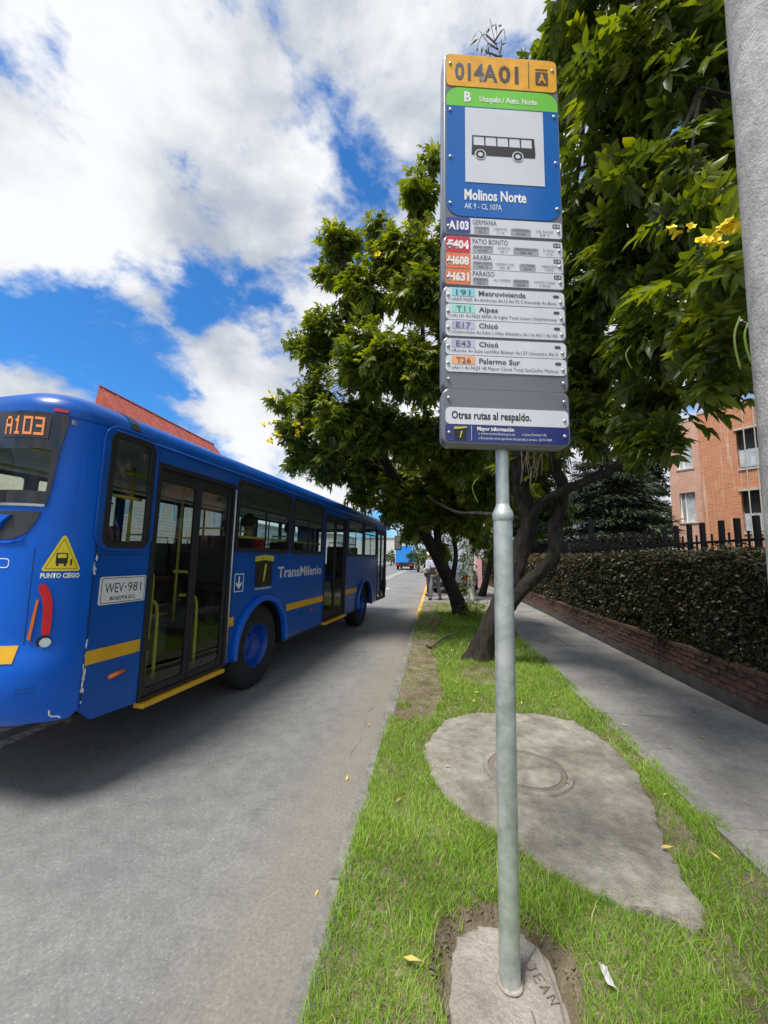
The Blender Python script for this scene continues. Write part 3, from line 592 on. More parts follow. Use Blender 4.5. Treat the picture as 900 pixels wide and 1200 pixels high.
def arch(cx, r, n=20, z0=.46):                        # wheel opening, cut from the lower edge
    a0 = math.asin((z0-.5)/r); return [(cx-r*math.cos(a0+(PI-2*a0)*k/n), .5+r*math.sin(a0+(PI-2*a0)*k/n)) for k in range(n+1)]
D1, D2, D3 = (-1.77, -.72), (1.93, 3.04), (5.62, 6.55)
DT, SILL = 2.34, .46
outer = [(S0, .56)] + [(S0+.1, SILL), (D1[0], .44), (D1[0], DT), (D1[1], DT), (D1[1], SILL)] + arch(0, .58) + [(D2[0], SILL), (D2[0], DT), (D2[1], DT), (D2[1], SILL)] + arch(WB, .58) + [(D3[0], .46), (D3[0], DT), (D3[1], DT), (D3[1], SILL), (S1, SILL), (S1, 2.50), (S0, 2.50)]
WIN = [(-2.205, 1.64, -1.83, 2.47, .07), (-.655, 1.64, .60, 2.42, .05), (.68, 1.64, 1.80, 2.42, .05), (3.14, 1.62, 4.27, 2.38, .05), (4.33, 1.62, 5.48, 2.38, .05)]
side = plate('side_panel', outer, [rr(*w[:4], w[4]) for w in WIN], .03, .015, MT['paintshaded'], BUS)
for x0, z0, x1, z1, r in WIN:
    f = plate('window', rr(x0-.012, z0-.012, x1+.012, z1+.012, r+.012), [rr(x0+.03, z0+.03, x1-.03, z1-.03, r*.6)], .022, -.004, MT['black'], BUS, .003)
    plate('pane', rr(x0+.01, z0+.01, x1-.01, z1-.01, r*.6), (), .004, .010, MT['glass_dark'], f)
    if x1-x0 > .6:
        MB().box(x0+.03, .0, 2.13, x1-.03, .012, 2.155).build('glazing_bar', MT['black'], f); MB().box((x0+x1)/2-.012, .001, z0+.03, (x0+x1)/2+.012, .013, 2.13).build('glazing_bar', MT['black'], f)
for w, bump in ((WIN[0], .03),):                       # raised moulding round the tall rear window
    plate('window_moulding', rr(w[0]-.06, w[1]-.03, w[2]+.045, w[3]+.05, .12), [rr(w[0]-.014, w[1]-.014, w[2]+.014, w[3]+.014, .08)], .012, -.003, MT['paintshaded'], BUS, .006)
lw = [(-2.2, 1.50, -1.16, 2.43, .05), (-1.08, 1.50, -.02, 2.43, .05), (.06, 1.50, 1.14, 2.43, .05), (1.22, 1.50, 2.3, 2.43, .05), (2.38, 1.50, 3.46, 2.43, .05), (3.54, 1.5, 4.6, 2.43, .05), (4.68, 1.4, 5.7, 2.43, .05)]
far = plate('side_panel', [(S0, .5)]+arch(0, .58)+arch(WB, .58)+[(S1, SILL), (S1, 2.5), (S0, 2.5)], [rr(*w[:4], w[4]) for w in lw], .03, BW-.015, MT['paintshaded'], BUS)
for x0, z0, x1, z1, r in lw:
    f = plate('window', rr(x0-.012, z0-.012, x1+.012, z1+.012, r+.012), [rr(x0+.03, z0+.03, x1-.03, z1-.03, r*.6)], .022, BW+.004, MT['black'], BUS)
    plate('pane', rr(x0+.01, z0+.01, x1-.01, z1-.01, r*.6), (), .004, BW-.010, MT['glass_rear'], f); MB().box((x0+x1)/2-.02, BW-.015, z0+.03, (x0+x1)/2+.02, BW, z1).build('glazing_bar', MT['black'], f)
# rear and front skins
gl = [(.285, 1.96), (.272, 2.262), (TT-.272, 2.262), (TT-.285, 1.96)]
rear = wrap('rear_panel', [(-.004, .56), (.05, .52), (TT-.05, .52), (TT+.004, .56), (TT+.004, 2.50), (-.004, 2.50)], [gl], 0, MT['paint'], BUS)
def sym(pts): return pts+[(TT-t, z) for t, z in pts[::-1]]
rw = wrap('rear_window', sym([(.288, 1.895), (.282, 1.93), (.252, 2.27), (.225, 2.47), (.235, 2.495)]), [[(.300, 1.975), (.284, 2.250), (TT-.284, 2.250), (TT-.300, 1.975)]], .004, MT['gloss'], BUS, thick=.006)
wrap('pane', [(.288, 1.962), (.275, 2.26), (TT-.275, 2.26), (TT-.288, 1.962)], (), -.004, MT['glass_rear'], rw)
wrap('rear_window_trim', sym([(.300, 1.875), (.296, 1.892)]), (), .004, MT['steel'], rw, thick=.006)
tp = wrap('rear_trim_panel', sym([(.60, 1.655), (.53, 1.660), (.44, 1.668), (.375, 1.700), (.335, 1.765), (.310, 1.842)]), (), .004, MT['darkgrey'], BUS, thick=.003)
wrap('rear_wing', sym([(.56, 1.715), (.53, 1.715), (.50, 1.775), (.455, 1.815)]), (), .006, MT['paint'], tp, thick=.022)
wrap('rear_lip', sym([(.395, 1.655), (.375, 1.675), (.45, 1.640), (.60, 1.632)][::-1]), (), .003, MT['paint'], tp, thick=.008)
ds = wrap('route_display', [(.318, 2.318), (.312, 2.470), (.600, 2.470), (.600, 2.318)], (), .012, MT['darkgrey'], BUS, thick=.004)
led = MB(); glyph = {'A': '01110 10001 10001 11111 10001 10001 10001', '1': '00100 01100 00100 00100 00100 00100 01110', '0': '11111 10001 10001 10001 10001 10001 11111', '3': '11111 00001 00001 01111 00001 00001 11111'}
px_ = .0100
for gi, ch in enumerate('A103'):
    for ri, row_ in enumerate(glyph[ch].split()):
        for ci, b in enumerate(row_):
            if b == '1':
                for sx, sz in ((0,0),(.5,0),(0,.5),(.5,.5)):
                    t = .577-gi*.0615-(ci+sx)*px_*1.02; z = 2.452-(ri+sz)*.0172; q = .0029
                    led.add([rear_pt(t+q, z-q*1.3, .0185), rear_pt(t-q, z-q*1.3, .0185), rear_pt(t-q, z+q*1.3, .0185), rear_pt(t+q, z+q*1.3, .0185)], [(0,1,2,3)])
led.build('lettering', MT['led'], ds)['kind'] = 'stuff'
for a in (1, -1):
    f = (lambda t: t) if a == 1 else (lambda t: TT-t)
    nm = lambda pts: [(f(t), z) for t, z in pts]
    wrap('marker_lamp', nm(rr(.235, 2.508, .31, 2.530, .009)), (), .0, MT['redlamp'], BUS, thick=.012)
    wrap('tail_light', nm([(.250, 1.390), (.278, 1.382), (.273, 1.35), (.258, 1.31), (.248, 1.27), (.243, 1.22), (.241, 1.15), (.239, 1.085), (.232, 1.072), (.207, 1.072), (.200, 1.085), (.198, 1.15), (.200, 1.22), (.206, 1.285), (.220, 1.34), (.236, 1.37)]), (), .002, MT['redlamp'], BUS, thick=.012)
    wrap('turn_signal', nm([(.268, 1.292), (.281, 1.288), (.302, 1.055), (.287, 1.042)]), (), .002, MT['orangelamp'], BUS, thick=.010)
    wrap('lamp_recess', nm(ring_pts(.222, 1.030, .038, 20)), (), .001, MT['gloss'], BUS, thick=.003); wrap('reverse_lamp', nm(ring_pts(.216, 1.026, .028, 20)), (), .003, MT['clearlamp'], BUS, thick=.010)
    wrap('bumper_recess', nm(rr(.24, .735, .325, .77, .012)), (), .001, MT['paintshaded'], BUS, thick=.002)
wrap('yellow_stripe', [(.350, .918), (.338, 1.018), (TT-.338, 1.018), (TT-.350, .918)], (), .002, MT['yellow'], BUS, thick=.002)
wrap('bumper_seam', [(.02, .976), (.02, .982), (TT-.02, .982), (TT-.02, .976)], (), .0012, MT['black'], BUS)
wrap('panel_seam', [(.314, 1.02), (.318, 1.02), (.322, 1.62), (.318, 1.62)], (), .001, MT['black'], BUS)
ws = wrap('warning_sticker', [(.088, 1.468), (.268, 1.468), (.276, 1.482), (.190, 1.692), (.180, 1.698), (.170, 1.692), (.080, 1.482)], (), .0015, MT['warn'], BUS, thick=.001)
def tri(k): return [(.178+(t-.178)*k, 1.545+(z-1.545)*k) for t, z in [(.085, 1.475), (.271, 1.475), (.180, 1.692)]]
wrap('warning_border', tri(.90), [tri(.86)], .003, MT['blackprint'], ws)
wrap('warning_bus', rr(.152, 1.515, .212, 1.585, .008), [rr(.160, 1.552, .204, 1.578, .004)], .003, MT['blackprint'], ws)
for t in (.158, .196): wrap('warning_bus', rr(t, 1.500, t+.012, 1.515, .002), (), .003, MT['blackprint'], ws)
wrap('warning_figure', rr(.128, 1.505, .138, 1.545, .004), (), .003, MT['blackprint'], ws)
rear_text('PUNTO CIEGO', .278, 1.425, .200, .030, .002, MT['white'], ws, .05)
hk = wrap('fleet_sticker', rr(.445, 1.485, .62, 1.545, .02), [rr(.450, 1.491, .615, 1.539, .016)], .002, MT['white'], BUS)
front = wrap('front_panel', [(-.004, .5), (TT+.004, .5), (TT+.004, 2.50), (-.004, 2.50)], [[(.30, 1.35), (.30, 2.35), (TT-.30, 2.35), (TT-.30, 1.35)]], 0, MT['paintshaded'], BUS, front_pt)
fw = wrap('windscreen', [(.26, 1.30), (.26, 2.40), (TT-.26, 2.40), (TT-.26, 1.30)], [[(.32, 1.36), (.32, 2.34), (TT-.32, 2.34), (TT-.32, 1.36)]], .004, MT['gloss'], BUS, front_pt, thick=.006)
wrap('pane', [(.29, 1.33), (.29, 2.37), (TT-.29, 2.37), (TT-.29, 1.33)], (), .001, MT['glass_dark'], fw, front_pt)
# roof
per = []
for k in range(13): a = PI/2*k/12; per.append((S0-math.sin(PI/2-a), -math.cos(PI/2-a), 0, 1))
def perim(inset):
    P = []; r = max(.02, RC-inset)
    for cx, cy, a0 in ((S0, RC, 180), (S1, RC, 270), (S1, BW-RC, 0), (S0, BW-RC, 90)):
        for k in range(9): a = R(a0+90*k/8); P.append((cx+r*math.cos(a), cy+r*math.sin(a)))
    return P
rf = MB(); prv = [(-.006, 2.49), (-.004, 2.54), (.012, 2.585), (.045, 2.625), (.10, 2.662), (.18, 2.69), (.33, 2.712)]; v = []
for ins, z in prv: v += [(x, y, z) for x, y in perim(ins)]
n = 36; f = [(i*n+k, i*n+(k+1) % n, (i+1)*n+(k+1) % n, (i+1)*n+k) for i in range(len(prv)-1) for k in range(n)]; f.append(tuple(range((len(prv)-1)*n, len(prv)*n)))
roof = rf.add(v, f).build('roof', MT['paintshaded'], BUS, True, auto=.9)
for s, e, z in ((S0+.05, S1, 2.485),): MB().tube([(s, -.006, z), (e, -.006, z)], .011, 8).build('gutter', MT['paintshaded'], BUS, True)
def roof_band(x0, x1, o):
    b = MB(); vv = []
    for ins, z in prv: vv += [(x0, ins-o, z+o*.6), (x1, ins-o, z+o*.6)]
    b.add(vv, [(2*i, 2*i+1, 2*i+3, 2*i+2) for i in range(len(prv)-1)]); return b
roof_band(-2.06, -1.98, .005).build('roof_joint', MT['darkgrey'], BUS)
MB().box(-1.6, .75, 2.70, .4, 1.65, 2.79).build('roof_hatch', MT['paintshaded'], BUS, bevel=.03)
# stripes, plate, stickers on the side
for x0, x1 in ((-2.235, D1[0]-.03), (D1[1]+.03, -.60), (.60, D2[0]-.02), (D2[1]+.02, 3.85)):
    plate('yellow_stripe', [(x0, .832), (x1, .832), (x1, .925), (x0, .925)], (), .003, -.003, MT['yellow'], BUS)
lp = plate('licence_plate', rr(-2.185, 1.225, -1.805, 1.418, .014), (), .006, -.006, MT['plate'], BUS, .002)
plate('plate_border', rr(-2.178, 1.232, -1.812, 1.411, .010), [rr(-2.174, 1.236, -1.816, 1.407, .008)], .001, -.0115, MT['blackprint'], lp)
side_text('WEV', -2.150, 1.305, .150, .072, -.0115, MT['blackprint'], lp, .0); side_text('·', -1.990, 1.306, .012, .072, -.0115, MT['blackprint'], lp, .02); side_text('981', -1.965, 1.305, .118, .072, -.0115, MT['blackprint'], lp, .0); side_text('BOGOTA D.C.', -2.105, 1.252, .215, .026, -.0115, MT['blackprint'], lp, .03)
MB().tube([(-2.05, -.006, .705), (-1.93, -.006, .722)], .017, 10).build('side_marker', MT['orangelamp'], BUS, True)
MB().box(1.42, -.006, .735, 1.50, .0, .752).build('side_marker', MT['orangelamp'], BUS); MB().box(3.4, -.006, .735, 3.48, .0, .752).build('side_marker', MT['orangelamp'], BUS)
ar = plate('boarding_sticker', rr(-.625, 1.185, -.455, 1.385, .008), [rr(-.615, 1.195, -.465, 1.375, .006)], .002, -.002, MT['white'], BUS)
plate('arrow_print', [(-.552,1.355),(-.528,1.355),(-.528,1.262),(-.492,1.292),(-.483,1.275),(-.540,1.215),(-.597,1.275),(-.588,1.292),(-.552,1.262)], (), .002, -.002, MT['white'], ar)
em = plate('emblem', [(-.225, 1.215), (.165, 1.215), (.165, 1.53), (-.225, 1.53)], (), .003, -.003, MT['blackprint'], BUS)
plate('emblem_roof', [(-.245, 1.515), (-.03, 1.535), (.185, 1.515), (.185, 1.585), (-.02, 1.60), (-.245, 1.575)], (), .002, -.006, MT['railyellow'], em)
plate('emblem_lane', [(-.055, 1.275), (-.025, 1.275), (.03, 1.485), (-.015, 1.485)], (), .002, -.006, MT['railyellow'], em); side_text('TRANSMILENIO', -.225, 1.178, .39, .026, -.003, MT['slight'], em, .02)
side_text('TransMilenio', .315, 1.300, 1.49, .148, -.002, MT['slight'], BUS, .02)
plate('body_seam', [(-2.238, .56), (-2.232, .56), (-2.232, 2.46), (-2.238, 2.46)], (), .001, -.0016, MT['black'], BUS)
for x0, x1, z in ((-2.23, D1[0]-.03, 1.575), (D1[1]+.03, D2[0]-.02, 1.575), (D2[1]+.02, D3[0]-.02, 1.555)): plate('body_seam', [(x0, z), (x1, z), (x1, z+.004), (x0, z+.004)], (), .001, -.0016, MT['black'], BUS)
for x in (-.655, 1.88, 3.09, 5.56): plate('body_seam', [(x, .56), (x+.004, .56), (x+.004, 1.57), (x, 1.57)], (), .001, -.0016, MT['black'], BUS)
rv = MB()
for k in range(60): rv.lathe([(.006,-.0005),(.004,-.003),(0,-.0035)], 6, 'Y', (S0+.03+k*.145, -.001, 2.455))
rv.build('rivets', MT['paintshaded'], BUS)['kind'] = 'stuff'
sc = MB(); rnd = random.Random(4)
for k in range(26):                                    # scuffed white paint along the corner seam
    z = rnd.choice([rnd.uniform(.58, 1.0), rnd.uniform(1.40, 1.56), rnd.uniform(.58, .9)]); x = -2.236+rnd.uniform(-.006, .010); w, h = rnd.uniform(.003, .009), rnd.uniform(.006, .035)
    sc.add([(x-w, -.0025, z-h*.3), (x+w*.4, -.0025, z-h), (x+w, -.0025, z+h*.2), (x-w*.3, -.0025, z+h)], [(0,1,2,3)])
sc.build('paint_scuff', MT['white'], BUS)
MB().tube([rear_pt(.155, .60, .004), rear_pt(.15, .57, .006), rear_pt(.135, .555, .004), rear_pt(.10, .548, .003), rear_pt(.085, .535, .003)], .005, 6).build('paint_scuff', MT['white'], BUS)
# doors
def door(x0, x1, z0, z1, leaves):
    fr_ = plate('door_frame', [(x0-.012, z0), (x1+.012, z0), (x1+.012, z1+.012), (x0-.012, z1+.012)], [[(x0+.025, z0+.02), (x1-.025, z0+.02), (x1-.025, z1-.03), (x0+.025, z1-.03)]], .06, .022, MT['black'], BUS)
    w = (x1-x0-.05)/leaves
    for i in range(leaves):
        a, b = x0+.025+i*w, x0+.025+(i+1)*w
        d = plate('door', [(a+.004, z0+.022), (b-.004, z0+.022), (b-.004, z1-.032), (a+.004, z1-.032)], [rr(a+.032, z0+.075, b-.032, z1-.13, .04)], .03, .030, MT['black'], BUS, .004)
        plate('pane', rr(a+.025, z0+.065, b-.025, z1-.12, .035), (), .004, .030, MT['glass_dark'], d)
        MB().box(b-.020 if i == 0 else a+.004, .008, z0+.05, b-.006 if i == 0 else a+.018, .014, z1-.06).build('door_seal', MT['rubber'], d)
        if leaves == 2: MB().box(a+.10, .012, z0+.03, b-.10, .016, z0+.06).build('kick_plate', MT['darkgrey'], d)
door(*D1, .44, DT, 2); door(*D2, .50, DT, 2); door(*D3, .46, DT, 2)
MB().box(D1[0]+.02, -.035, .385, D1[1]-.02, .06, .425).build('door_step', MT['yellow'], BUS, bevel=.008); MB().box(D2[0]-.05, -.075, .44, D2[1]-.05, .0, .475).build('door_step', MT['yellow'], BUS, bevel=.006)
MB().tube([(D1[1]+.012, -.012, .50), (D1[1]+.012, -.012, 2.30)], .010, 8).build('door_edge_bar', MT['steel'], BUS, True)
# wheels and arches
def wheel(x, y, out):
    w = thing('wheel', None, None); w.parent = BUS; w.location = (x, y, WR); o = -out
    MB().lathe([(.245,o*.02),(.258,-o*.010),(.36,-o*.020),(.44,-o*.018),(.475,-o*.002),(.495,o*.03),(.500,o*.10),(.500,o*.20),(.49,o*.25),(.46,o*.27),(.25,o*.27)], 48, 'Y').build('tyre', MT['rubber'], w, True, auto=.6)
    MB().lathe([(.262,-o*.008),(.252,-o*.014),(.243,-o*.004),(.232,o*.06),(.215,o*.13),(.17,o*.165),(.11,o*.16),(.10,o*.12),(.07,o*.11),(.0,o*.108)], 48, 'Y').build('rim', MT['rim'], w, True, auto=.7)
    nb = MB()
    for k in range(8): a = 2*PI*k/8; nb.lathe([(.014,o*.165),(.014,o*.14),(0,o*.137)], 6, 'Y', (.14*math.cos(a), 0, .14*math.sin(a)))
    nb.build('wheel_nuts', MT['darkgrey'], w)
for x in (0, WB): wheel(x, .075, -1); wheel(x, BW-.075, 1)
for cx in (0, WB):
    pts = arch(cx, .60, 24); inn = arch(cx, .545, 24)
    plate('wheel_arch', pts+inn[::-1], (), .055, -.012, MT['paintshaded'] if cx else MT['paint'], BUS, .006)
    MB().tube([(cx-.57, .32, .46)]+[(x, .32, z) for x, z in arch(cx, .575, 14)]+[(cx+.57, .32, .46)], .3, 4).v
    b = MB(); q = arch(cx, .575, 16); b.add([(x, .03, z) for x, z in q]+[(x, .60, z) for x, z in q], [(i, i+1, len(q)+i+1, len(q)+i) for i in range(len(q)-1)]); b.build('wheel_well', MT['black'], BUS); MB().box(cx-.6, .60, .40, cx+.6, .615, 1.12).build('wheel_well', MT['black'], BUS)
MB().box(S0+.05, .10, .44, -.62, BW-.10, .50).build('chassis', MT['black'], BUS); MB().box(-.62, .62, .40, S1, BW-.62, .52).build('chassis', MT['black'], BUS)
MB().box(.62, .05, .40, WB-.62, BW-.05, .46).build('chassis', MT['black'], BUS)
# inside
fl = MB(); fl.box(S0+.05, .75, .78, S1-.1, BW-.04, .84); fl.box(D1[1]+.02, .62, .78, D2[0]-.02, .75, .84); fl.box(D2[1], .62, .78, D3[0], .75, .84); fl.box(D1[0], .04, .47, D1[1], .75, .50); fl.box(D2[0], .04, .50, D2[1], .75, .53); fl.box(D1[0], .74, .5, D1[1], .76, .78); fl.box(D2[0], .74, .5, D2[1], .76, .78); fl.box(S0-.2, .04, .78, D1[0], .75, .84)
fl.build('floor', MT['floor'], BUS)
MB().box(S0-.2, .05, 2.44, S1+.2, BW-.05, 2.47).build('ceiling', MT['inner'], BUS); MB().box(S0-.3, .3, 1.0, S0-.24, BW-.3, 1.6).build('rear_bench_back', MT['seat'], BUS)
ln = MB(); ln.box(S0, BW-.06, .84, S1, BW-.034, 1.36)
for a, b in ((D1[1]+.02, D2[0]-.02), (D2[1]+.02, D3[0]-.02)): ln.box(a, .034, 1.16, b, .055, 1.60)
ln.build('lining', MT['inner'], BUS)
def seat(x, y, m, back):
    s = MB(); s.box(x, y, 1.20, x+.42, y+.42, 1.28); s.box(x+.05, y+.16, .84, x+.3, y+.26, 1.2); b = MB(); b.prism([(x-.05, y), (x+.03, y), (x+.03, y+.42), (x-.05, y+.42)], 1.28, 1.28+back)
    se = s.build('bus_seat', m, BUS, bevel=.02); b.build('backrest', m, se, bevel=.025)
    MB().tube([(x-.02, y+.04, 1.28+back), (x-.03, y+.04, 1.36+back), (x-.03, y+.38, 1.36+back), (x-.02, y+.38, 1.28+back)], .012, 6).build('grab_handle', MT['railyellow'], se)
for x in (-1.95, -1.15, -.35, .45, 1.25, 2.05, 2.85, 3.65, 4.45):
    for y in (BW-.52, BW-.98): seat(x, y, MT['seatred'] if x in (-1.15, -.35) else MT['seat'], .46)
for x in (-.65, -.15, 1.0, 3.35, 4.15): seat(x, .10, MT['seat'], .52)
seat(-2.15, .12, MT['seat'], .50)
hr = lambda pts, r=.016: MB().tube(spline(pts, 5), r, 8).build('handrail', MT['railyellow'], BUS, True)
for dx_ in (0, .50):
    hr([(D1[0]+.10+dx_, .30, 1.42), (D1[0]+.30+dx_, .30, 1.40), (D1[0]+.40+dx_, .34, 1.30), (D1[0]+.41+dx_, .36, .5)])
    hr([(D1[0]+.06+dx_, .18, 1.20), (D1[0]+.24+dx_, .18, 1.18), (D1[0]+.33+dx_, .2, 1.05), (D1[0]+.34+dx_, .2, .5)])
hr([(D1[0]+.05, .70, .95), (D1[1]-.05, .70, .95)]); hr([(D1[0]+.5, .78, .84), (D1[0]+.5, .78, 2.44)]); hr([(-.62, .075, 1.80), (1.85, .075, 1.80)]); hr([(-2.18, .075, 2.02), (-1.84, .075, 2.02)], .013)
for x in (-.68, 1.88, 3.08): hr([(x, .70, .84), (x, .70, 2.44)])
for y in (.7, 1.6): hr([(S0, y, 2.36), (S1-.3, y, 2.36)])
mr_ = MB(); mr_.tube(spline([(6.75, .02, 2.42), (6.95, -.10, 2.46), (7.08, -.22, 2.40), (7.10, -.25, 2.25)], 4), .018, 8); mr_.build('mirror_arm', MT['black'], BUS, True)
mi = MB().box(7.04, -.36, 1.82, 7.14, -.15, 2.26).build('mirror', MT['black'], BUS, bevel=.03); MB().box(7.033, -.34, 1.85, 7.038, -.17, 2.23).build('mirror_glass', MT['steel'], mi)

# ------------------------------------------------------------------ low brick wall, hedge, fence
WX = 3.16
lw_ = thing('brick_wall', 'low brick wall edging the pavement under the dark hedge', 'wall', (WX, 0, .1))
MB().box(.03, -2, -.1, .24, 34, .36).build('wall_core', MT['mortar'], lw_); MB().box(.0, -2, -.1, .03, 34, .135).build('render_base', MT['wallbase'], lw_, bevel=.01)
bms = []
for _ in range(4):
    b = MB().box(0, .004, .003, .04, .251, .063).mesh('brick', bevel=.004)
    for v in b.vertices: v.co += Vector((random.uniform(-.003, .003), random.uniform(-.003, .003), random.uniform(-.002, .002)))
    b.materials.append(MT['brick']); bms.append(b)
cnt = 0; far_b = MB()
for row_ in range(4):
    y = 1.6+(row_ % 2)*.127
    while y < 33.5:
        z = .138+row_*.068; x = random.uniform(-.005, .006)
        if cnt < 296 and y < 19.5 and row_ > -1:
            o = link('brick', bms[random.randrange(4)], None, lw_); o.location = (x, y, z); cnt += 1
        else: far_b.box(x, y+.004, z+.003, x+.04, y+.251, z+.063)
        y += .257
far_b.build('more_bricks', MT['brick'], lw_)['kind'] = 'stuff'
cp = MB(); y = 1.5; k = 0
while y < 33.5: cp.box(random.uniform(-.012, -.004), y+.003, .412, .25, y+.107, .462+random.uniform(-.004, .004)); y += .112; k += 1
cp.build('coping', MT['brick'], lw_)['kind'] = 'stuff'

def leaf_geo(P, D, N, L, W, rng, fold=.18, droop=.25, full=False):
    """leaflets: P base, D direction, N face normal (n,3); returns verts (n*5), tris (n*4)"""
    n = len(P); D = D/np.linalg.norm(D, axis=1, keepdims=True); B = np.cross(D, N); B /= np.linalg.norm(B, axis=1, keepdims=True)+1e-9; N = np.cross(B, D)
    L = L[:, None]; W = W[:, None]; dz = np.array([0, 0, 1.])*L*droop
    if not full:
        m = P+D*L*.45-N*W*fold; l = P+D*L*.40+B*W*.5+N*W*fold*.6; r = P+D*L*.40-B*W*.5+N*W*fold*.6; t = P+D*L-dz
        V = np.stack([P, l, m, r, t], 1).reshape(-1, 3); b = np.arange(n)[:, None, None]*5
        return V, (b+np.array([[0,2,1],[0,3,2],[1,2,4],[2,3,4]])[None]).reshape(-1, 3)
    up = N*W*fold*.6; tw = rng.normal(0, .12, (n, 1))
    m1 = P+D*L*.30-N*W*fold-dz*.10; m2 = P+D*L*.66-N*W*fold*.8-dz*.42
    l1 = P+D*L*.25+B*W*.44+up; r1 = P+D*L*.25-B*W*.44+up; l2 = P+D*L*.60+B*W*.40+up*.8-dz*.38+N*W*tw; r2 = P+D*L*.60-B*W*.40+up*.8-dz*.38-N*W*tw; t = P+D*L-dz+B*W*tw
    V = np.stack([P, l1, m1, r1, l2, m2, r2, t], 1).reshape(-1, 3); b = np.arange(n)[:, None, None]*8
    return V, (b+np.array([[0,2,1],[0,3,2],[1,2,5],[1,5,4],[2,3,6],[2,6,5],[4,5,7],[5,6,7]])[None]).reshape(-1, 3)
def unit(a): return a/(np.linalg.norm(a, axis=-1, keepdims=True)+1e-9)
def compound(P, A, N, size, tint, rng, pairs=3, full=False):
    """compound leaves: a midrib with paired leaflets and one at the tip; arrays of n leaves"""
    A = unit(A); B = unit(np.cross(A, N)); N = np.cross(B, A); VV = []; FF = []; TT_ = []; off = 0; n = len(P)
    for k in range(pairs*2+1):
        if k == pairs*2: s = np.full(n, .55); sd_ = np.zeros(n); l = .55
        else: s = np.full(n, .18+.34*(k//2)/max(1, pairs-1)); sd_ = np.full(n, 1. if k % 2 else -1.); l = .46
        ang = (.95-.25*(k//2)/pairs)*sd_[:, None]
        base = P+A*(s*size)[:, None]-np.array([0, 0, 1.])*(s*s*size*.25)[:, None]
        D = A*np.cos(ang)+B*np.sin(ang)+N*rng.normal(0, .16, (n, 1))-np.array([0, 0, .18])
        Ls = size*l*rng.uniform(.8, 1.2, n)
        V, F = leaf_geo(base, D, N+rng.normal(0, .25, (n, 3)), Ls, Ls*rng.uniform(.32, .54, n), rng, rng.uniform(.08, .22), .30, full)
        VV.append(V); FF.append(F+off); off += len(V); TT_.append(np.repeat(np.clip(tint+rng.normal(0, .05, n), 0, 1), 8 if full else 5))
    return np.concatenate(VV), np.concatenate(FF), np.concatenate(TT_)
# hedge
def hedge():
    h = thing('hedge', 'dense dark reddish green hedge growing above the low brick wall', 'hedge', (WX+.05, 0, .1)); rng = np.random.default_rng(21)
    VV, FF, TT_ = [], [], []; off = 0
    for (ya, yb, dens, ls) in ((2.0, 6.5, 3600, .055), (6.5, 11, 2200, .065), (11, 34, 600, .10)):
        for face in ('front', 'top', 'deep', 'back'):
            area = (yb-ya)*{'front': 1.25, 'deep': 1.25, 'top': .75, 'back': 1.2}[face]; n = int(area*dens*{'front': 1, 'deep': .5, 'top': .9, 'back': .25}[face])
            y = rng.uniform(ya, yb, n); zt = 1.48+.12*vnoise(y, y*0, .7, 5)+.06*vnoise(y, y*0, .23, 6); bul = .10*vnoise(y, rng.uniform(0, 1, n)*0+1, .5, 8)
            if face == 'top': x = rng.uniform(0, .75, n); z = zt+rng.normal(0, .035, n)
            else:
                z = .36+rng.beta(1.15, 1, n)*(zt-.36); x = {'front': lambda: .02-bul+rng.exponential(.05, n), 'deep': lambda: rng.uniform(.1, .6, n), 'back': lambda: rng.normal(.75, .04, n)}[face]()
            clump = vnoise(y*1.0, z, .16, 11)
            if face == 'front': keep = clump > .22-.1*(z > 1.2); y, z, x, clump = y[keep], z[keep], x[keep], clump[keep]
            n = len(y); P = np.stack([x, y, z], 1); out = {'front': (-1, 0, .4), 'deep': (-.6, 0, .4), 'top': (0, 0, 1), 'back': (1, 0, .3)}[face]
            N = unit(np.array(out)+rng.normal(0, .55, (n, 3))); D = unit(np.cross(N, rng.normal(0, 1, (n, 3)))+np.array([-.2, 0, .15])); Ls = ls*rng.uniform(.7, 1.35, n)
            V, F = leaf_geo(P, D, N, Ls, Ls*.55, rng, .12, .1); t = np.clip(rng.beta(2, 3, n)*.75+.0*clump+(rng.random(n) < .05)*.3+np.clip((y-8)/14, 0, .35)*(z > 1.35), 0, 1)
            VV.append(V); FF.append(F+off); off += len(V); TT_.append(np.repeat(t, 5))
    o = link('foliage', np_mesh('foliage', np.concatenate(VV), np.concatenate(FF), np.concatenate(TT_)), MT['hedge'], h); o['kind'] = 'stuff'
    st = MB(); rnd = random.Random(3); y = 2.0
    while y < 20:
        x = rnd.uniform(.15, .5); q = Vector((x, y, .3)); pts = [q]
        for k in range(4): q = q+Vector((rnd.uniform(-.07, .07), rnd.uniform(-.07, .07), .3)); pts.append(q)
        st.tube(pts, [.016, .014, .011, .008, .005], 5); y += rnd.uniform(.10, .22)
    st.build('stems', MT['bark'], h)['kind'] = 'stuff'
hedge()
FXX = 4.02
fen = thing('iron_fence', 'black iron fence with square pickets rising behind the hedge', 'fence', (FXX, 0, .28))
for z in (.35, 1.64): MB().box(-.012, 2.5, z-.018, .012, 30, z+.018).build('rail', MT['iron'], fen)
big = MB().box(-.028, -.028, 0, .028, .028, 1.94).mesh('picket', bevel=.004); thin = MB().box(-.010, -.010, 0, .010, .010, 1.76).mesh('picket'); big.materials.append(MT['iron']); thin.materials.append(MT['iron'])
y = 4.37; k = 0
while y < 29:
    o = link('picket', big, None, fen); o.location = (random.uniform(-.004, .004), y, 0); o.rotation_euler = (random.uniform(-.01, .01), random.uniform(-.01, .01), 0)
    o = link('picket', thin, None, fen); o.location = (0, y+.167, 0); y += .335
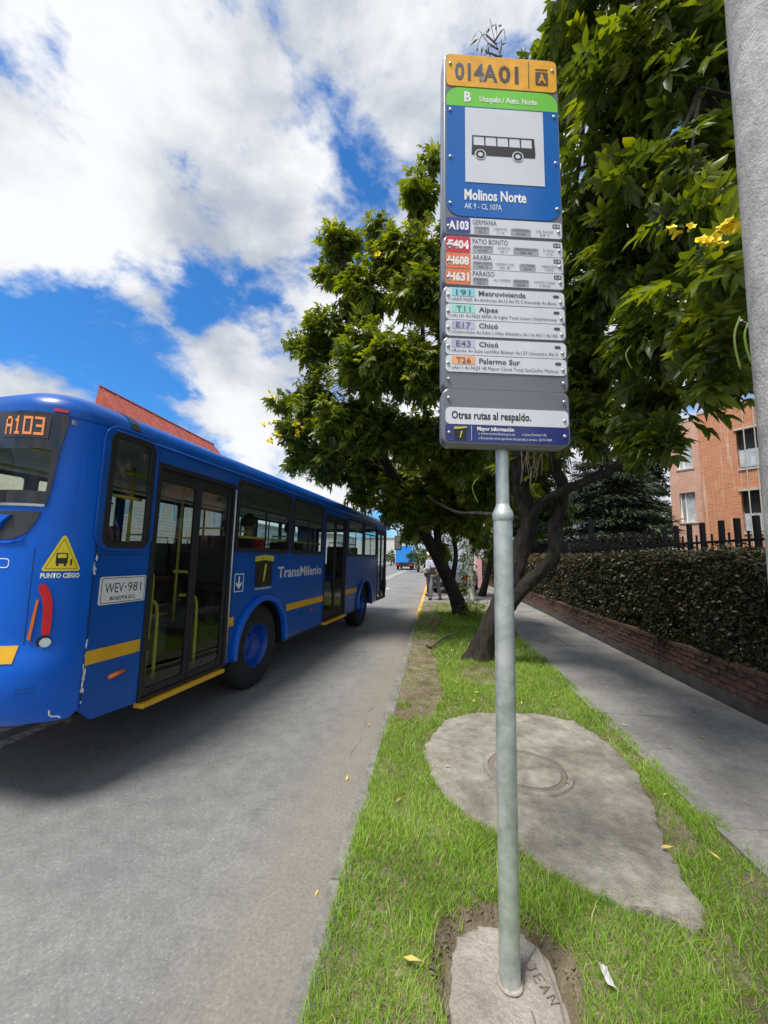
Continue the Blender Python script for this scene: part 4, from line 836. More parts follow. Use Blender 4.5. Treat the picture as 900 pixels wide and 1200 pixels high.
for y in (10.6, 13.0): MB().box(-.05, y-.05, 0, .05, y+.05, 2.4).build('fence_post', MT['iron'], fen)

# ------------------------------------------------------------------ concrete post at the right edge
po = MB(); n = 40; prof_ = [(.165-.0135*z, z) for z in np.linspace(-.2, 9, 60)]; po.lathe(prof_, n, 'Z', (0, 0, 0))
pm = po.mesh('concrete_post', True); 
for v in pm.vertices: q = 1+.012*(vnoise(np.array([math.atan2(v.co.y, v.co.x)*2+9]), np.array([v.co.z]), .12, 4)[0]-.5); v.co.x *= q; v.co.y *= q
tag(link('utility_post', pm, MT['post'], None, Matrix.Translation((.938, 1.0, .08))), 'pale grey rough concrete utility post beside the pavement at the right edge', 'post')

# ------------------------------------------------------------------ apartment building behind the fence
AP = thing('apartment_building', 'orange brick apartment building with curtained windows and recessed balconies behind the fence', 'building', (11.45, 20.38, 0), R(-51))
HF, TOPZ = 2.62, 8.6
rows_w = [.55, 3.30-.0, 5.85]; wz = [(.6, 1.95), (3.55, 4.98), (6.15, 7.45)]
wx = (.36, .98)
plate('pale_wall', [(0, -.2), (1.32, -.2), (1.32, TOPZ-.15), (0, TOPZ-.15)], [[(wx[0], a), (wx[1], a), (wx[1], b), (wx[0], b)] for a, b in wz], .2, .22, MT['bld_pink'], AP)
bal = [(.15, 2.15), (2.95, 4.75), (5.72, 7.45)]
plate('orange_wall', [(1.32, -.2), (9.5, -.2), (9.5, TOPZ), (1.32, TOPZ)], [[(x0, a), (x0+2.1, a), (x0+2.1, b), (x0, b)] for a, b in bal for x0 in (2.66, 6.2)], .3, .15, MT['bld_orange'], AP)
MB().box(0, .32, -.2, 9.5, 9, TOPZ-.3).build('building_body', MT['bld_orange'], AP); MB().box(1.30, -.03, TOPZ, 9.55, 9, TOPZ+.12).build('parapet', MT['concrete_trim'], AP); MB().box(-.02, .1, TOPZ-.15, 1.30, 9, TOPZ-.02).build('parapet', MT['concrete_trim'], AP)
for a, b in wz:
    w = plate('window', [(wx[0], a), (wx[1], a), (wx[1], b), (wx[0], b)], [[(wx[0]+.04, a+.04), (wx[0]+.19, a+.04), (wx[0]+.19, b-.04), (wx[0]+.04, b-.04)], [(wx[0]+.23, a+.04), (wx[1]-.04, a+.04), (wx[1]-.04, b-.04), (wx[0]+.23, b-.04)]], .05, .25, MT['white'], AP)
    MB().box(wx[0]+.02, .275, a+.02, wx[1]-.02, .285, b-.02).build('pane', MT['glass_bld'], w); MB().box(wx[0]+.24, .262, a+.05, wx[1]-.05, .268, b-.05).build('curtain', MT['curtain'], w); MB().box(wx[0]-.06, .08, a-.07, wx[1]+.06, .14, a-.005).build('sill', MT['concrete_trim'], w)
for a, b in bal:
    for x0 in (2.66, 6.2):
        bl = MB(); bl.box(x0-.06, -.06, b, x0+2.16, .02, b+.09).build('balcony_lintel', MT['concrete_trim'], AP)
        bc = MB().box(x0+.02, .24, a, x0+2.08, .30, b-.0).build('balcony', MT['blackprint'], AP)
        MB().box(x0, -.05, a-.06, x0+2.1, .28, a+.02).build('slab', MT['concrete_trim'], bc); MB().box(x0+.06, -.03, a+.06, x0+2.06, -.01, a+.82).build('railing_panel', MT['curtain'], bc)
        for q in range(7): MB().box(x0+.06+q*.325, -.045, a+.02, x0+.085+q*.325, .005, a+.86).build('baluster', MT['steel'], bc)
        MB().box(x0+1.0, .20, a+.02, x0+1.06, .235, b-.02).build('door_frame', MT['white'], bc)
for x in (2.95, 3.3): MB().tube([(x, -.09, 0), (x, -.09, TOPZ)], .022, 6).build('downpipe', MT['concrete_trim'], AP)

# ------------------------------------------------------------------ across the road and far away
def block(name, label, cat, x, y, w, d, h, wall, roofm, floors, cols, group=None, roofh=.5):
    b = thing(name, label, cat, (x, y, 0), 0, group)      # facade looks along +X, depth towards -X, width along +Y
    MB().box(-d, 0, 0, 0, w, h).build('wall', wall, b)
    rf_ = MB(); rf_.add([(-d-.3, -.3, h), (.35, -.3, h), (.35, w+.3, h), (-d-.3, w+.3, h), (-d-.3, -.3, h+.12), (.35, -.3, h+.12), (.35, w+.3, h+.12), (-d-.3, w+.3, h+.12), (-d*.5, -.3, h+roofh), (-d*.5, w+.3, h+roofh)],
        [(0,1,2,3),(0,1,5,4),(1,2,6,5),(2,3,7,6),(3,0,4,7),(5,6,9,8),(7,4,8,9),(4,5,8),(6,7,9)]); rf_.build('roof', roofm, b)
    fh = h/floors; cw = w/cols
    for i in range(floors):
        for j in range(cols):
            y0 = cw*(j+.22); z0 = fh*(i+.32); f_ = MB().box(0, y0, z0, .06, y0+cw*.56, z0+fh*.48).build('window', MT['white'], b); MB().box(.055, y0+.07, z0+.07, .068, y0+cw*.28-.03, z0+fh*.48-.07).build('pane', MT['glass_bld'], f_); MB().box(.055, y0+cw*.28+.03, z0+.07, .068, y0+cw*.56-.07, z0+fh*.48-.07).build('pane', MT['glass_bld'], f_)
    return b
bh = block('brick_house', 'brick building with a dark red roof edge seen above the bus', 'building', -14.6, 15.3, 9.7, 8, 7.5, MT['bld_far'], MT['roofred'], 3, 5, roofh=.5)
mn_ = MB(); mn_.add([(.45, -.3, 7.4), (.45, 10.0, 7.4), (-1.1, 9.6, 9.32), (-1.1, .1, 9.32), (-1.4, .1, 7.4), (-1.4, 9.6, 7.4)], [(0,1,2,3), (3,2,5,4), (0,3,4), (1,5,2), (0,4,5,1)]); mf = mn_.build('mansard_roof', MT['roofred'], bh)
for k in range(12): MB().tube([(.46, -.1+k*.88, 7.42), (-1.09, .25+k*.835, 9.32)], .028, 6).build('roof_rib', MT['roofred'], mf)
MB().tube([(-1.1, .1, 9.33), (-1.1, 9.6, 9.33)], .06, 8).build('ridge', MT['roofred'], mf)
block('tan_house', 'tan brick house across the road seen through the rear bus windows', 'building', -14.8, -8, 16, 8, 4.6, MT['bld_far'], MT['roofred'], 2, 6, roofh=.4)
for i, (x, y, w, d, h, lab) in enumerate([(-15.5, 30, 9, 8, 4.2, 'low pale house across the road beyond the brick building'), (-16, 62, 16, 9, 5.2, 'long pale shed far up the left side of the road'), (-9, 150, 30, 20, 9, 'pale block closing the far left end of the road')]):
    block('pale_house', lab, 'building', x, y, w, d, h, MT['pale'], MT['concrete_trim'], 2, 4)
def truck():
    t = thing('box_truck', 'blue box truck driving away far up the road', 'truck', at(473, 668, 50)*1.0, R(0)); t.location.z = 0
    MB().box(-1.1, 0, .95, 1.1, 5.5, 3.15).build('cargo_box', MT['truckblue'], t, bevel=.04)
    for s in (-1, 1): MB().box(s*1.1-.03 if s > 0 else -1.12, -.012, .95, s*1.1+.02 if s > 0 else -1.07, .03, 3.17).build('corner_post', MT['white'], t); MB().box(s*.85-.2, -.05, .62, s*.85+.2, .02, .78).build('tail_light', MT['redlamp'], t)
    MB().box(-1.05, -.02, .55, 1.05, .12, .92).build('bumper', MT['blackprint'], t); MB().box(-.9, .1, .45, .9, 7.2, .9).build('chassis', MT['black'], t); MB().box(-1.0, 5.7, .7, 1.0, 7.3, 2.4).build('cab', MT['white'], t, bevel=.12)
    for x in (-.85, .85):
        for y in (1.2, 6.5): MB().lathe([(.0,-.14),(.3,-.14),(.45,-.12),(.45,.12),(.3,.14),(0,.14)], 20, 'X', (x, y, .45)).build('wheel', MT['rubber'], t, auto=.6)
truck()
def car(label, x, y, rz):
    t = thing('parked_car', label, 'car', (x, y, .09), rz); w = .85
    def loft(secs, m, name, par, bev=.04):
        me = curve_mesh(secs, (), 2*w-.06, .03); me.transform(RX90); return link(name, me, m, par)
    b = loft([(-2.1,.28),(2.1,.28),(2.15,.55),(2.05,.78),(1.2,.92),(-1.7,.98),(-2.1,.88),(-2.18,.5)], MT['carwhite'], 'body', t)
    g = MB(); g.add([(-1.6,-.78,.93),(1.15,-.78,.9),(1.15,.78,.9),(-1.6,.78,.93),(-1.15,-.62,1.43),(.35,-.62,1.43),(.35,.62,1.43),(-1.15,.62,1.43)], [(0,1,5,4),(1,2,6,5),(2,3,7,6),(3,0,4,7)]); g.build('windows', MT['glass_bld'], t)
    MB().box(-1.2,-.64,1.425,.4,.64,1.47).build('roof', MT['carwhite'], t, bevel=.02)
    for x_ in (-1.3, 1.35):
        for y_ in (-.78, .78): MB().lathe([(0,-.1),(.2,-.1),(.31,-.09),(.31,.09),(.2,.1),(0,.1)], 22, 'Y', (x_, y_, .31)).build('wheel', MT['rubber'], t, auto=.6)
    for y_ in (-.6, .6): MB().box(2.09, y_-.18, .6, 2.17, y_+.18, .74).build('headlight', MT['clearlamp'], t); MB().box(-2.2, y_-.15, .62, -2.12, y_+.15, .85).build('tail_light', MT['redlamp'], t)
    MB().box(-2.24, -.8, .3, -2.1, .8, .5).build('bumper', MT['blackprint'], t, bevel=.03)
car('pale grey parked car half hidden behind the leaning dark tree trunk', 1.05, 19.0, R(80))

# ------------------------------------------------------------------ people
def skin_obj(name, verts, edges, rads, m, parent, sub=2, root=0):
    bm = bmesh.new(); lay = bm.verts.layers.skin.verify(); bv = [bm.verts.new(v) for v in verts]
    for a, b in edges: bm.edges.new((bv[a], bv[b]))
    for i, r in enumerate(rads): q = bv[i][lay]; q.radius = r if isinstance(r, tuple) else (r, r); q.use_root = (i == root)
    me = bpy.data.meshes.new(name); bm.to_mesh(me); bm.free(); o = link(name, me, m, parent)
    sk = o.modifiers.new('skin', 'SKIN'); sk.use_smooth_shade = True; ss = o.modifiers.new('sub', 'SUBSURF'); ss.levels = sub; ss.render_levels = sub; return o
def person(label, loc, rz, pose='stand', top='shirtwhite', legs='trousers', group=None, armf=.0, step=.08, cap=None):
    p = thing('person', label, 'person', loc, rz, group)     # faces +Y, feet at z 0
    sit = pose == 'sit'; hz = .92
    V = [(0,0,hz),(0,-.01,hz+.20),(0,-.01,hz+.40),(0,0,hz+.52),(0,.02,hz+.60),(0,.03,hz+.70),(0,.02,hz+.79)]; E = [(0,1),(1,2),(2,3),(3,4),(4,5),(5,6)]; Rr = [(.15,.11),(.13,.095),(.165,.105),(.07,.06),(.05,.055),(.075,.095),(.055,.065)]
    J = {}
    for s in (-1, 1):
        b = len(V); sw = step*s
        hip, knee, ank, toe = ((s*.09,.03,hz-.06),(s*.12,.42,hz-.04),(s*.12,.42,hz-.46),(s*.12,.56,hz-.50)) if sit else ((s*.09,0,hz-.08),(s*.10,sw*.6+.02,hz-.45),(s*.105,sw-.03,.09),(s*.115,sw+.13,.035))
        sh, el, wr, hd = (s*.19,-.01,hz+.46),(s*.25,-.03+.05*armf,hz+.18),(s*.23,.08+.20*armf,hz-.05+.28*armf),(s*.22,.10+.26*armf,hz-.11+.30*armf)
        V += [hip, knee, ank, toe, sh, el, wr, hd]; Rr += [(.085,.085),(.058,.06),(.04,.042),(.035,.03),(.06,.06),(.044,.044),(.028,.024),(.036,.018)]
        E += [(0,b),(b,b+1),(b+1,b+2),(b+2,b+3),(2,b+4),(b+4,b+5),(b+5,b+6),(b+6,b+7)]; J[s] = (hip, knee, ank, toe, sh, el, wr)
        d = (Vector(hd)-Vector(wr)).normalized()
        for q, (ox, ln_) in enumerate(((-.02,.06),(-.007,.07),(.007,.065),(.02,.052),(-.03*s,.035))):
            f0 = Vector(hd)+Vector((.004, ox, 0))+d*.012; V += [tuple(f0), tuple(f0+d*ln_*.55+Vector((-s*.006, .004, 0))), tuple(f0+d*ln_+Vector((-s*.016, .012, 0)))]; Rr += [.0095, .0085, .007]; k = len(V); E += [(b+7,k-3),(k-3,k-2),(k-2,k-1)]
    skin_obj('body', V, E, Rr, MT['skin'], p)
    tv = [(0,0,hz-.02),(0,-.01,hz+.20),(0,-.01,hz+.41),(0,0,hz+.50)]; te = [(0,1),(1,2),(2,3)]; tr = [(.175,.13),(.155,.12),(.185,.125),(.085,.075)]
    for s in (-1, 1): b = len(tv); tv += [J[s][4], J[s][5], J[s][6]]; te += [(2,b),(b,b+1),(b+1,b+2)]; tr += [.078, .060, .044]
    skin_obj('shirt', tv, te, tr, MT[top], p)
    tv = [(0,0,hz+.02)]; te = []; tr = [(.165,.125)]
    for s in (-1, 1): b = len(tv); tv += [J[s][0], J[s][1], J[s][2]]; te += [(0,b),(b,b+1),(b+1,b+2)]; tr += [.105, .080, .062]
    skin_obj('trousers', tv, te, tr, MT[legs], p)
    for s in (-1, 1): a, t = Vector(J[s][2]), Vector(J[s][3]); skin_obj('shoe', [tuple(a+Vector((0,-.04,-.045))), tuple((a+t)/2+Vector((0,0,-.01))), tuple(t)], [(0,1),(1,2)], [.062, .058, .050], MT['shoe'], p, 1)
    hd = MB(); hc = Vector((0, .012, hz+.735)); hv = []
    for i in range(8):
        th = PI*.62*i/7
        for k in range(18):
            ph = 2*PI*k/18; front = max(0, math.sin(ph)); q = min(th, PI*(.62-.30*front)); hv.append(hc+Vector((.086*math.sin(q)*math.cos(ph), .108*math.sin(q)*math.sin(ph)-.006, .125*math.cos(q))))
    hd.add(hv, [(i*18+k, i*18+(k+1) % 18, (i+1)*18+(k+1) % 18, (i+1)*18+k) for i in range(7) for k in range(18)]).build('cap' if cap else 'hair', MT[cap or 'hair'], p, True)
    fc = MB()
    for s in (-1, 1): fc.lathe([(0,.006),(.009,.003),(.009,-.003),(0,-.006)], 8, 'Y', (s*.030, .118, hz+.715))
    fc.build('eyes', MT['blackprint'], p); MB().add([(-.012,.115,hz+.675),(.012,.115,hz+.675),(0,.118,hz+.72),(0,.145,hz+.68)], [(0,1,3),(1,2,3),(2,0,3),(0,2,1)]).build('nose', MT['skin'], p); MB().box(-.022, .112, hz+.640, .022, .120, hz+.647).build('mouth', MT['redlamp'], p)
    for s in (-1, 1): MB().lathe([(0,-.008),(.022,-.006),(.026,.0),(.018,.008),(0,.006)], 10, 'X', (s*.078, .02, hz+.70)).build('ear', MT['skin'], p)
    return p
p1 = person('person in a pale shirt and grey trousers standing on the pavement edge, nearer the trunk', (.02, 14.3, .10), R(150), armf=.9, step=.16)
p2 = person('person in a white cap and pale jacket at the yellow kerb, farther from the trunk', (-.22, 15.6, .10), R(70), armf=.5, cap='white', legs='shirtdark')
bg_ = MB().box(-.11, -.05, 0, .11, .05, .26).build('shoulder_bag', MT['shirtdark'], None, bevel=.03); bg_.location = (-.06, 14.05, 1.02); tag(bg_, 'small dark bag held in front of the person in grey trousers', 'bag')
RB = Matrix.Rotation(R(84), 4, 'Z')
def bus_pt(s, w, z): return Vector((-2.10, 4.63, 0))+RB @ Vector((s, w, z))
person('passenger in a red jacket seated by the second window of the bus', bus_pt(.10, .34, .36), R(-6), 'sit', 'shirtred', 'shirtdark')
person('passenger in a dark jacket seated behind the narrow third window of the bus', bus_pt(1.25, .34, .36), R(-6), 'sit', 'shirtdark', 'trousers')
person('passenger in a dark jacket seated in the rear corner of the bus', bus_pt(-1.95, .40, .36), R(-6), 'sit', 'shirtdark', 'trousers')

# ------------------------------------------------------------------ trees
def limb(mb, pts, r0, r1, n=12, seed=0, noise=.10, k=6, flare=0):
    P = spline(pts, k); rr_ = list(np.linspace(r0, r1, len(P)))
    if flare:
        for i in range(min(8, len(P))): rr_[i] *= 1+flare*math.exp(-i/2.2)
    mb.tube(P, rr_, n, True, noise, seed)
def near_branch(segs, p):
    best = None
    for q in segs:
        d = (q-p).length
        if best is None or d < best[0]: best = (d, q)
    return best[1]
CAMP = np.array([0, 0, EYE])
def in_view(P):
    d = P-CAMP; z = d @ np.array(FWD); x = d @ np.array(RT)/np.maximum(z, .01); y = d @ np.array(UP)/np.maximum(z, .01)
    return (z > .2) & (np.abs(x) < 1.0) & (np.abs(y) < 1.33), z
def crown(tree, lobes, m, rng, size, per_twig, twigs_per_m3, segs, bark, loose, pairs=3, hang=.25, tb=0.0, fine=False):
    """lobes: (centre, (rx,ry,rz)). Twigs end in whorls of compound leaves; the 300 that show largest are leaves of their own."""
    PP, AA, NN, SS, TN = [], [], [], [], []; tw = MB(); tcount = 0
    for c, r in lobes:
        c = np.array(c); r = np.array(r); n = max(6, int(4/3*PI*r.prod()*twigs_per_m3))
        u = unit(rng.normal(0, 1, (n, 3))); rad = rng.random(n)**.42; P = c+u*r*rad[:, None]*(1+rng.normal(0, .10, (n, 1)))
        for i in range(n):
            if tcount < 420 and rng.random() < .55:
                q = near_branch(segs, Vector(P[i])); v = Vector(P[i])-q
                if v.length < 2.2: tw.tube([q, q+v*.5+Vector((0, 0, -.05+.12*rng.random())), Vector(P[i])], [.016, .010, .004], 5, False); tcount += 1
            k = per_twig+int(rng.integers(-2, 3)); out = unit(u[i]*[1, 1, .6]+np.array([0, 0, .45])+rng.normal(0, .3, 3))
            B1 = unit(np.cross(out, rng.normal(0, 1, 3))); B2 = np.cross(out, B1); ph = rng.random(k)*2*PI+np.arange(k)*2.4; sp_ = rng.uniform(.35, 1.25, k)[:, None]
            A = unit(out*np.cos(sp_)+(B1*np.cos(ph)[:, None]+B2*np.sin(ph)[:, None])*np.sin(sp_)-np.array([0, 0, hang])*rng.uniform(.4, 1.6, (k, 1)))
            PP.append(P[i]-out*rng.uniform(0, .34, (k, 1))+rng.normal(0, .03, (k, 3))); AA.append(A); NN.append(unit(out*.8+np.array([0, 0, .7])+rng.normal(0, .25, (k, 3)))); SS.append(size*rng.uniform(.65, 1.25, k))
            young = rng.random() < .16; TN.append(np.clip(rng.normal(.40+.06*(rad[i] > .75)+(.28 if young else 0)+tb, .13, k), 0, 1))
    P, A, N, S, TI = (np.concatenate(x) for x in (PP, AA, NN, SS, TN))
    vis, z = in_view(P); show = np.where(vis, S/np.maximum(z, .3), 0); order = np.argsort(-show); single = order[:loose]; rest = order[loose:]
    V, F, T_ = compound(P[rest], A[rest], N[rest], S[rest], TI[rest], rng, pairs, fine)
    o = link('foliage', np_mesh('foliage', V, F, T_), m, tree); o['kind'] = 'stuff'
    protos = []
    for k in range(8):
        V, F, T_ = compound(np.zeros((1, 3)), np.array([[0, 1., 0]]), np.array([[0, 0, 1.]]), np.array([1.]), np.array([.18+.09*k]), rng, pairs, True); me = np_mesh('leaf', V, F, T_); me.materials.append(m); protos.append(me)
    for i in single:
        a = Vector(A[i]).normalized(); x = a.cross(Vector(N[i])).normalized(); nn = x.cross(a); M_ = Matrix((x, a, nn)).transposed().to_4x4() @ Matrix.Scale(float(S[i]), 4); M_.translation = Vector(P[i])-tree.location
        link('leaf', protos[int(np.clip((TI[i]-.14)/.09, 0, 7))], None, tree, M_)
    o.location = -tree.location
    b = tw.build('twigs', bark, tree); b['kind'] = 'stuff'; b.location = -tree.location
def flower_mesh():
    mb = MB(); n = 15; prof_ = [(.008, 0), (.011, .018), (.017, .034), (.024, .044)]; v = []
    for r_, h in prof_: v += [(r_*math.cos(2*PI*k/n), r_*math.sin(2*PI*k/n), h) for k in range(n)]
    f = [(i*n+k, i*n+(k+1) % n, (i+1)*n+(k+1) % n, (i+1)*n+k) for i in range(3) for k in range(n)]; b = len(v)
    for k in range(n): q = .038+.006*(k % 3 == 1)-.006*(k % 3 == 0); v.append((q*math.cos(2*PI*k/n), q*math.sin(2*PI*k/n), .050+.006*math.sin(k*2.1)))
    f += [(3*n+k, 3*n+(k+1) % n, b+(k+1) % n, b+k) for k in range(n)]; return mb.add(v, f).mesh('flower', True)
FLW = flower_mesh(); FLW.materials.append(MT['petal'])
def flowers(tree, spots, rng, k, s):
    for p in spots:
        for _ in range(k):
            o = link('flower', FLW, None, tree); o.location = Vector(p)-tree.location+Vector(rng.normal(0, .035, 3)*s); o.rotation_euler = (rng.uniform(.3, 1.5), rng.uniform(-.6, .6), rng.uniform(-.9, .9)); o.scale = (s*rng.uniform(.8, 1.15),)*3
def L3(px, py, Y, r, ry=None, rz=None): return (tuple(at(px, py, Y)), (r, ry or r, rz or r*.8))
def branch_points(pts_list, k=5):
    s = []
    for p in pts_list: s += spline(p, k)
    return s
# tree with the trunk behind the pole, crown over the pavement
TA = thing('flowering_tree', 'near tree with twisted trunk behind the sign pole and large glossy leaves with yellow flowers', 'tree', (.66, 5.98, .12))
ta = MB(); A_ = lambda px, py, Y: at(px, py, Y)
tr1 = [(.62, 5.98, .0), A_(571, 745, 5.95), A_(588, 705, 5.9), A_(602, 670, 5.85), A_(612, 640, 5.8), A_(620, 610, 5.7), A_(612, 580, 5.6), A_(608, 540, 5.4), A_(615, 490, 5.2), A_(640, 420, 4.9)]
tr2 = [A_(592, 715, 5.9), A_(612, 690, 5.75), A_(636, 668, 5.65), A_(650, 648, 5.6), A_(648, 622, 5.55), A_(655, 600, 5.5), A_(660, 570, 5.4), A_(650, 545, 5.3), A_(655, 500, 5.0), A_(690, 420, 4.4)]
tr3 = [A_(618, 612, 5.7), A_(634, 590, 5.5), A_(660, 575, 5.2), A_(695, 560, 4.8), A_(725, 545, 4.4), A_(760, 505, 3.8), A_(800, 440, 3.2), A_(830, 340, 2.6)]
tr4 = [A_(620, 608, 5.7), A_(595, 606, 5.8), A_(565, 602, 6.0), A_(535, 600, 6.4), A_(505, 585, 6.8)]
tr5 = [A_(725, 545, 4.4), A_(740, 470, 3.8), A_(745, 330, 3.2), A_(735, 200, 2.8), A_(745, 80, 2.5), A_(750, -80, 2.3)]
tr6 = [A_(640, 420, 4.9), A_(660, 300, 4.4), A_(680, 180, 3.8), A_(690, 60, 3.3)]
tr7 = [A_(735, 200, 2.8), A_(770, 85, 2.5), A_(820, 105, 2.3)]
limb(ta, tr1, .165, .075, 16, 1, .26, 8, .5); limb(ta, tr2, .105, .055, 14, 2, .26, 8); limb(ta, tr3, .075, .02, 10, 3, .1); limb(ta, tr4, .045, .02, 8, 4, .1); limb(ta, tr5, .035, .010, 8, 5, .08); limb(ta, tr6, .04, .012, 8, 6); limb(ta, tr7, .014, .006, 7, 7, .05)
tk = ta.build('trunk', MT['bark'], TA, True); tk.location = -TA.location
lobesA = [L3(745,70,2.55,.42), L3(800,60,2.4,.40), L3(700,60,3.0,.36), L3(720,170,2.9,.42), L3(775,190,2.55,.42), L3(815,240,2.25,.30), L3(690,230,3.4,.46), L3(745,290,3.0,.48), L3(840,310,2.0,.22), L3(810,330,2.4,.32), L3(700,330,3.8,.55), L3(770,380,2.9,.42),
  L3(835,400,2.2,.24), L3(700,430,4.2,.6), L3(765,455,3.3,.36), L3(835,425,2.5,.20), L3(690,500,4.8,.5), L3(735,495,3.6,.26), L3(765,505,3.0,.15), L3(640,470,5.2,.6), L3(640,380,5.0,.7), L3(650,270,4.6,.6), L3(620,540,5.6,.42), L3(600,450,5.8,.5), L3(560,440,6.2,.6), L3(660,140,4.2,.28), L3(860,190,2.5,.35),
  L3(880,60,2.6,.5), L3(850,-90,2.4,.5), L3(740,-80,2.6,.5), L3(950,250,2.6,.5), L3(960,420,3.0,.5), L3(634,74,3.4,.05), L3(665,20,2.9,.14)]
rngA = np.random.default_rng(5)
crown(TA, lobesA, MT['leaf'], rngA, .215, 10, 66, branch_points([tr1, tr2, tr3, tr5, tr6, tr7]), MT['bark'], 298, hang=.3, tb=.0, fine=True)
flowers(TA, [at(798, 273, 1.52), at(832, 283, 1.45), at(854, 276, 1.42), at(838, 295, 1.44), at(862, 272, 1.42)], rngA, 3, .55)
for (px, py, Y, h) in ((862, 372, 1.75, 62), (874, 374, 1.75, 52), (735, 405, 2.6, 28), (555, 560, 4.6, 30)):
    MB().tube(spline([at(px+5, py, Y), at(px-1, py+h*.3, Y), at(px, py+h*.6, Y), at(px+6, py+h, Y)], 5), [.0045]*15+[.002], 6).build('seed_pod', MT['pod'], TA, True).location = -TA.location
dry = MB(); rnd = random.Random(8)
for k in range(20): p = at(632+rnd.uniform(-26, 30), 528+rnd.uniform(-16, 12), 4.9+rnd.uniform(-.2, .2)); a = rnd.uniform(-.05, .05); dry.tube(spline([p, p+Vector((a, 0, -.07)), p+Vector((a*1.6, .02, -.17)), p+Vector((a*1.8+rnd.uniform(-.03,.03), 0, -.30-rnd.random()*.12))], 3), [.0035]*4+[.007, .009, .006, .004, .003, .002], 4)
tp_ = MB()
for a in ([(598, 92), (588, 68), (580, 48), (574, 22)], [(582, 52), (566, 40), (558, 60)], [(580, 48), (590, 34), (592, 46)], [(588, 68), (570, 62), (564, 78)], [(584, 58), (572, 50), (562, 36)]):
    P_ = [at(x, y, 4.2) for x, y in a]; tp_.tube(spline(P_, 3), [.010]*3+[.004]*(len(P_)*3-5), 5)
tq = tp_.build('bare_twigs', MT['twig'], TA, True); tq.location = -TA.location
nb_ = 26; rg = np.random.default_rng(3); bp2 = np.array([list(at(570+rg.uniform(-12, 22), 44+rg.uniform(-18, 26), 4.2)) for _ in range(nb_)]); V, F = leaf_geo(bp2, unit(rg.normal(0, 1, (nb_, 3))-[0, 0, .9]), unit(rg.normal(0, 1, (nb_, 3))), rg.uniform(.06, .13, nb_), rg.uniform(.015, .03, nb_), rg); tl = link('twig_leaves', np_mesh('twig_leaves', V, F, np.full(len(V), .2)), MT['leaf'], TA); tl.location = -TA.location; tl['kind'] = 'stuff'
dr = dry.build('dry_stems', MT['twig'], TA); dr['kind'] = 'stuff'; dr.location = -TA.location
# tree farther along the kerb, leaning over the road
TB = thing('flowering_tree', 'leaning dark-trunked tree farther along the kerb with its crown over the bus', 'tree', (.70, 10.4, .12))
tb = MB()
u1 = [(.72, 10.4, .0), A_(536, 705, 10.35), A_(526, 680, 10.2), A_(512, 650, 9.9), A_(497, 625, 9.5), A_(480, 590, 9.0), A_(462, 560, 8.5), A_(445, 525, 8.0), A_(430, 470, 7.4), A_(410, 390, 6.9), A_(405, 300, 6.5)]
u2 = [A_(515, 655, 9.9), A_(512, 620, 9.6), A_(508, 585, 9.2), A_(500, 540, 8.6), A_(498, 480, 7.8), A_(495, 380, 7.0), A_(490, 250, 6.4)]
u3 = [A_(530, 680, 10.2), A_(534, 650, 10.1), A_(530, 615, 9.9), A_(535, 570, 9.4), A_(560, 500, 8.6)]
u4 = [A_(462, 560, 8.5), A_(430, 540, 8.2), A_(395, 525, 7.8), A_(365, 510, 7.4)]
for i, (p, a, b) in enumerate(((u1, .20, .05), (u2, .10, .03), (u3, .07, .03), (u4, .05, .015))): limb(tb, p, a, b, 12, 20+i, .13, 5, .45 if i == 0 else 0)
tk = tb.build('trunk', MT['bark'], TB, True); tk.location = -TB.location
lobesB = [L3(400,285,6.5,.42), L3(385,320,6.6,.36), L3(430,340,6.3,.55), L3(490,225,6.2,.42), L3(508,185,6.1,.22), L3(475,300,6.2,.6), L3(500,340,6.0,.6), L3(385,385,6.8,.5), L3(435,420,6.4,.75), L3(490,430,6.3,.7), L3(372,415,6.9,.42), L3(365,462,7.1,.50), L3(400,490,7.0,.6), L3(352,505,7.3,.42), L3(335,500,7.3,.24), L3(380,530,7.5,.45),
  L3(440,500,7.4,.7), L3(490,510,7.6,.7), L3(415,555,8.0,.35), L3(455,570,8.4,.35), L3(480,590,8.8,.4), L3(500,600,9.2,.45), L3(540,520,7.6,.8), L3(560,580,8.6,.6), L3(545,610,9.4,.5), L3(590,500,7.0,.7), L3(540,300,6.4,.7), L3(560,400,6.6,.8), L3(560,210,6.2,.45), L3(345,400,6.9,.18), L3(350,532,7.6,.36), L3(385,548,7.9,.40), L3(425,575,8.3,.40), L3(455,600,8.9,.36), L3(330,470,7.2,.30), L3(480,620,9.4,.34), L3(465,585,9.2,.45), L3(440,555,8.8,.5), L3(410,530,8.4,.5), L3(505,560,9,.7), L3(530,600,9.8,.6), L3(470,560,9.4,.6), L3(485,600,10,.5), L3(550,570,9.6,.7), L3(590,560,8.6,.7), L3(560,625,10.2,.4), L3(430,530,8.8,.5), L3(520,640,10,.30), L3(440,262,6.3,.22), L3(455,290,6.3,.4)]
rngB = np.random.default_rng(6)
crown(TB, lobesB, MT['leaf'], rngB, .22, 12, 100, branch_points([u1, u2, u3, u4]), MT['bark'], 298, hang=.3, tb=.12)
flowers(TB, [at(440, 302, 6.0), at(318, 466, 7.0), at(314, 497, 7.0), at(346, 500, 6.9), at(352, 508, 6.9), at(320, 520, 7.0), at(502, 268, 5.7), at(328, 512, 7.0)], rngB, 3, 1.3)
sh_ = thing('sprout_clump', 'pale leafy shoots sprouting from the grass beside the leaning trunk', 'plant', (.95, 10.1, .12)); n = 90; rg = np.random.default_rng(2)
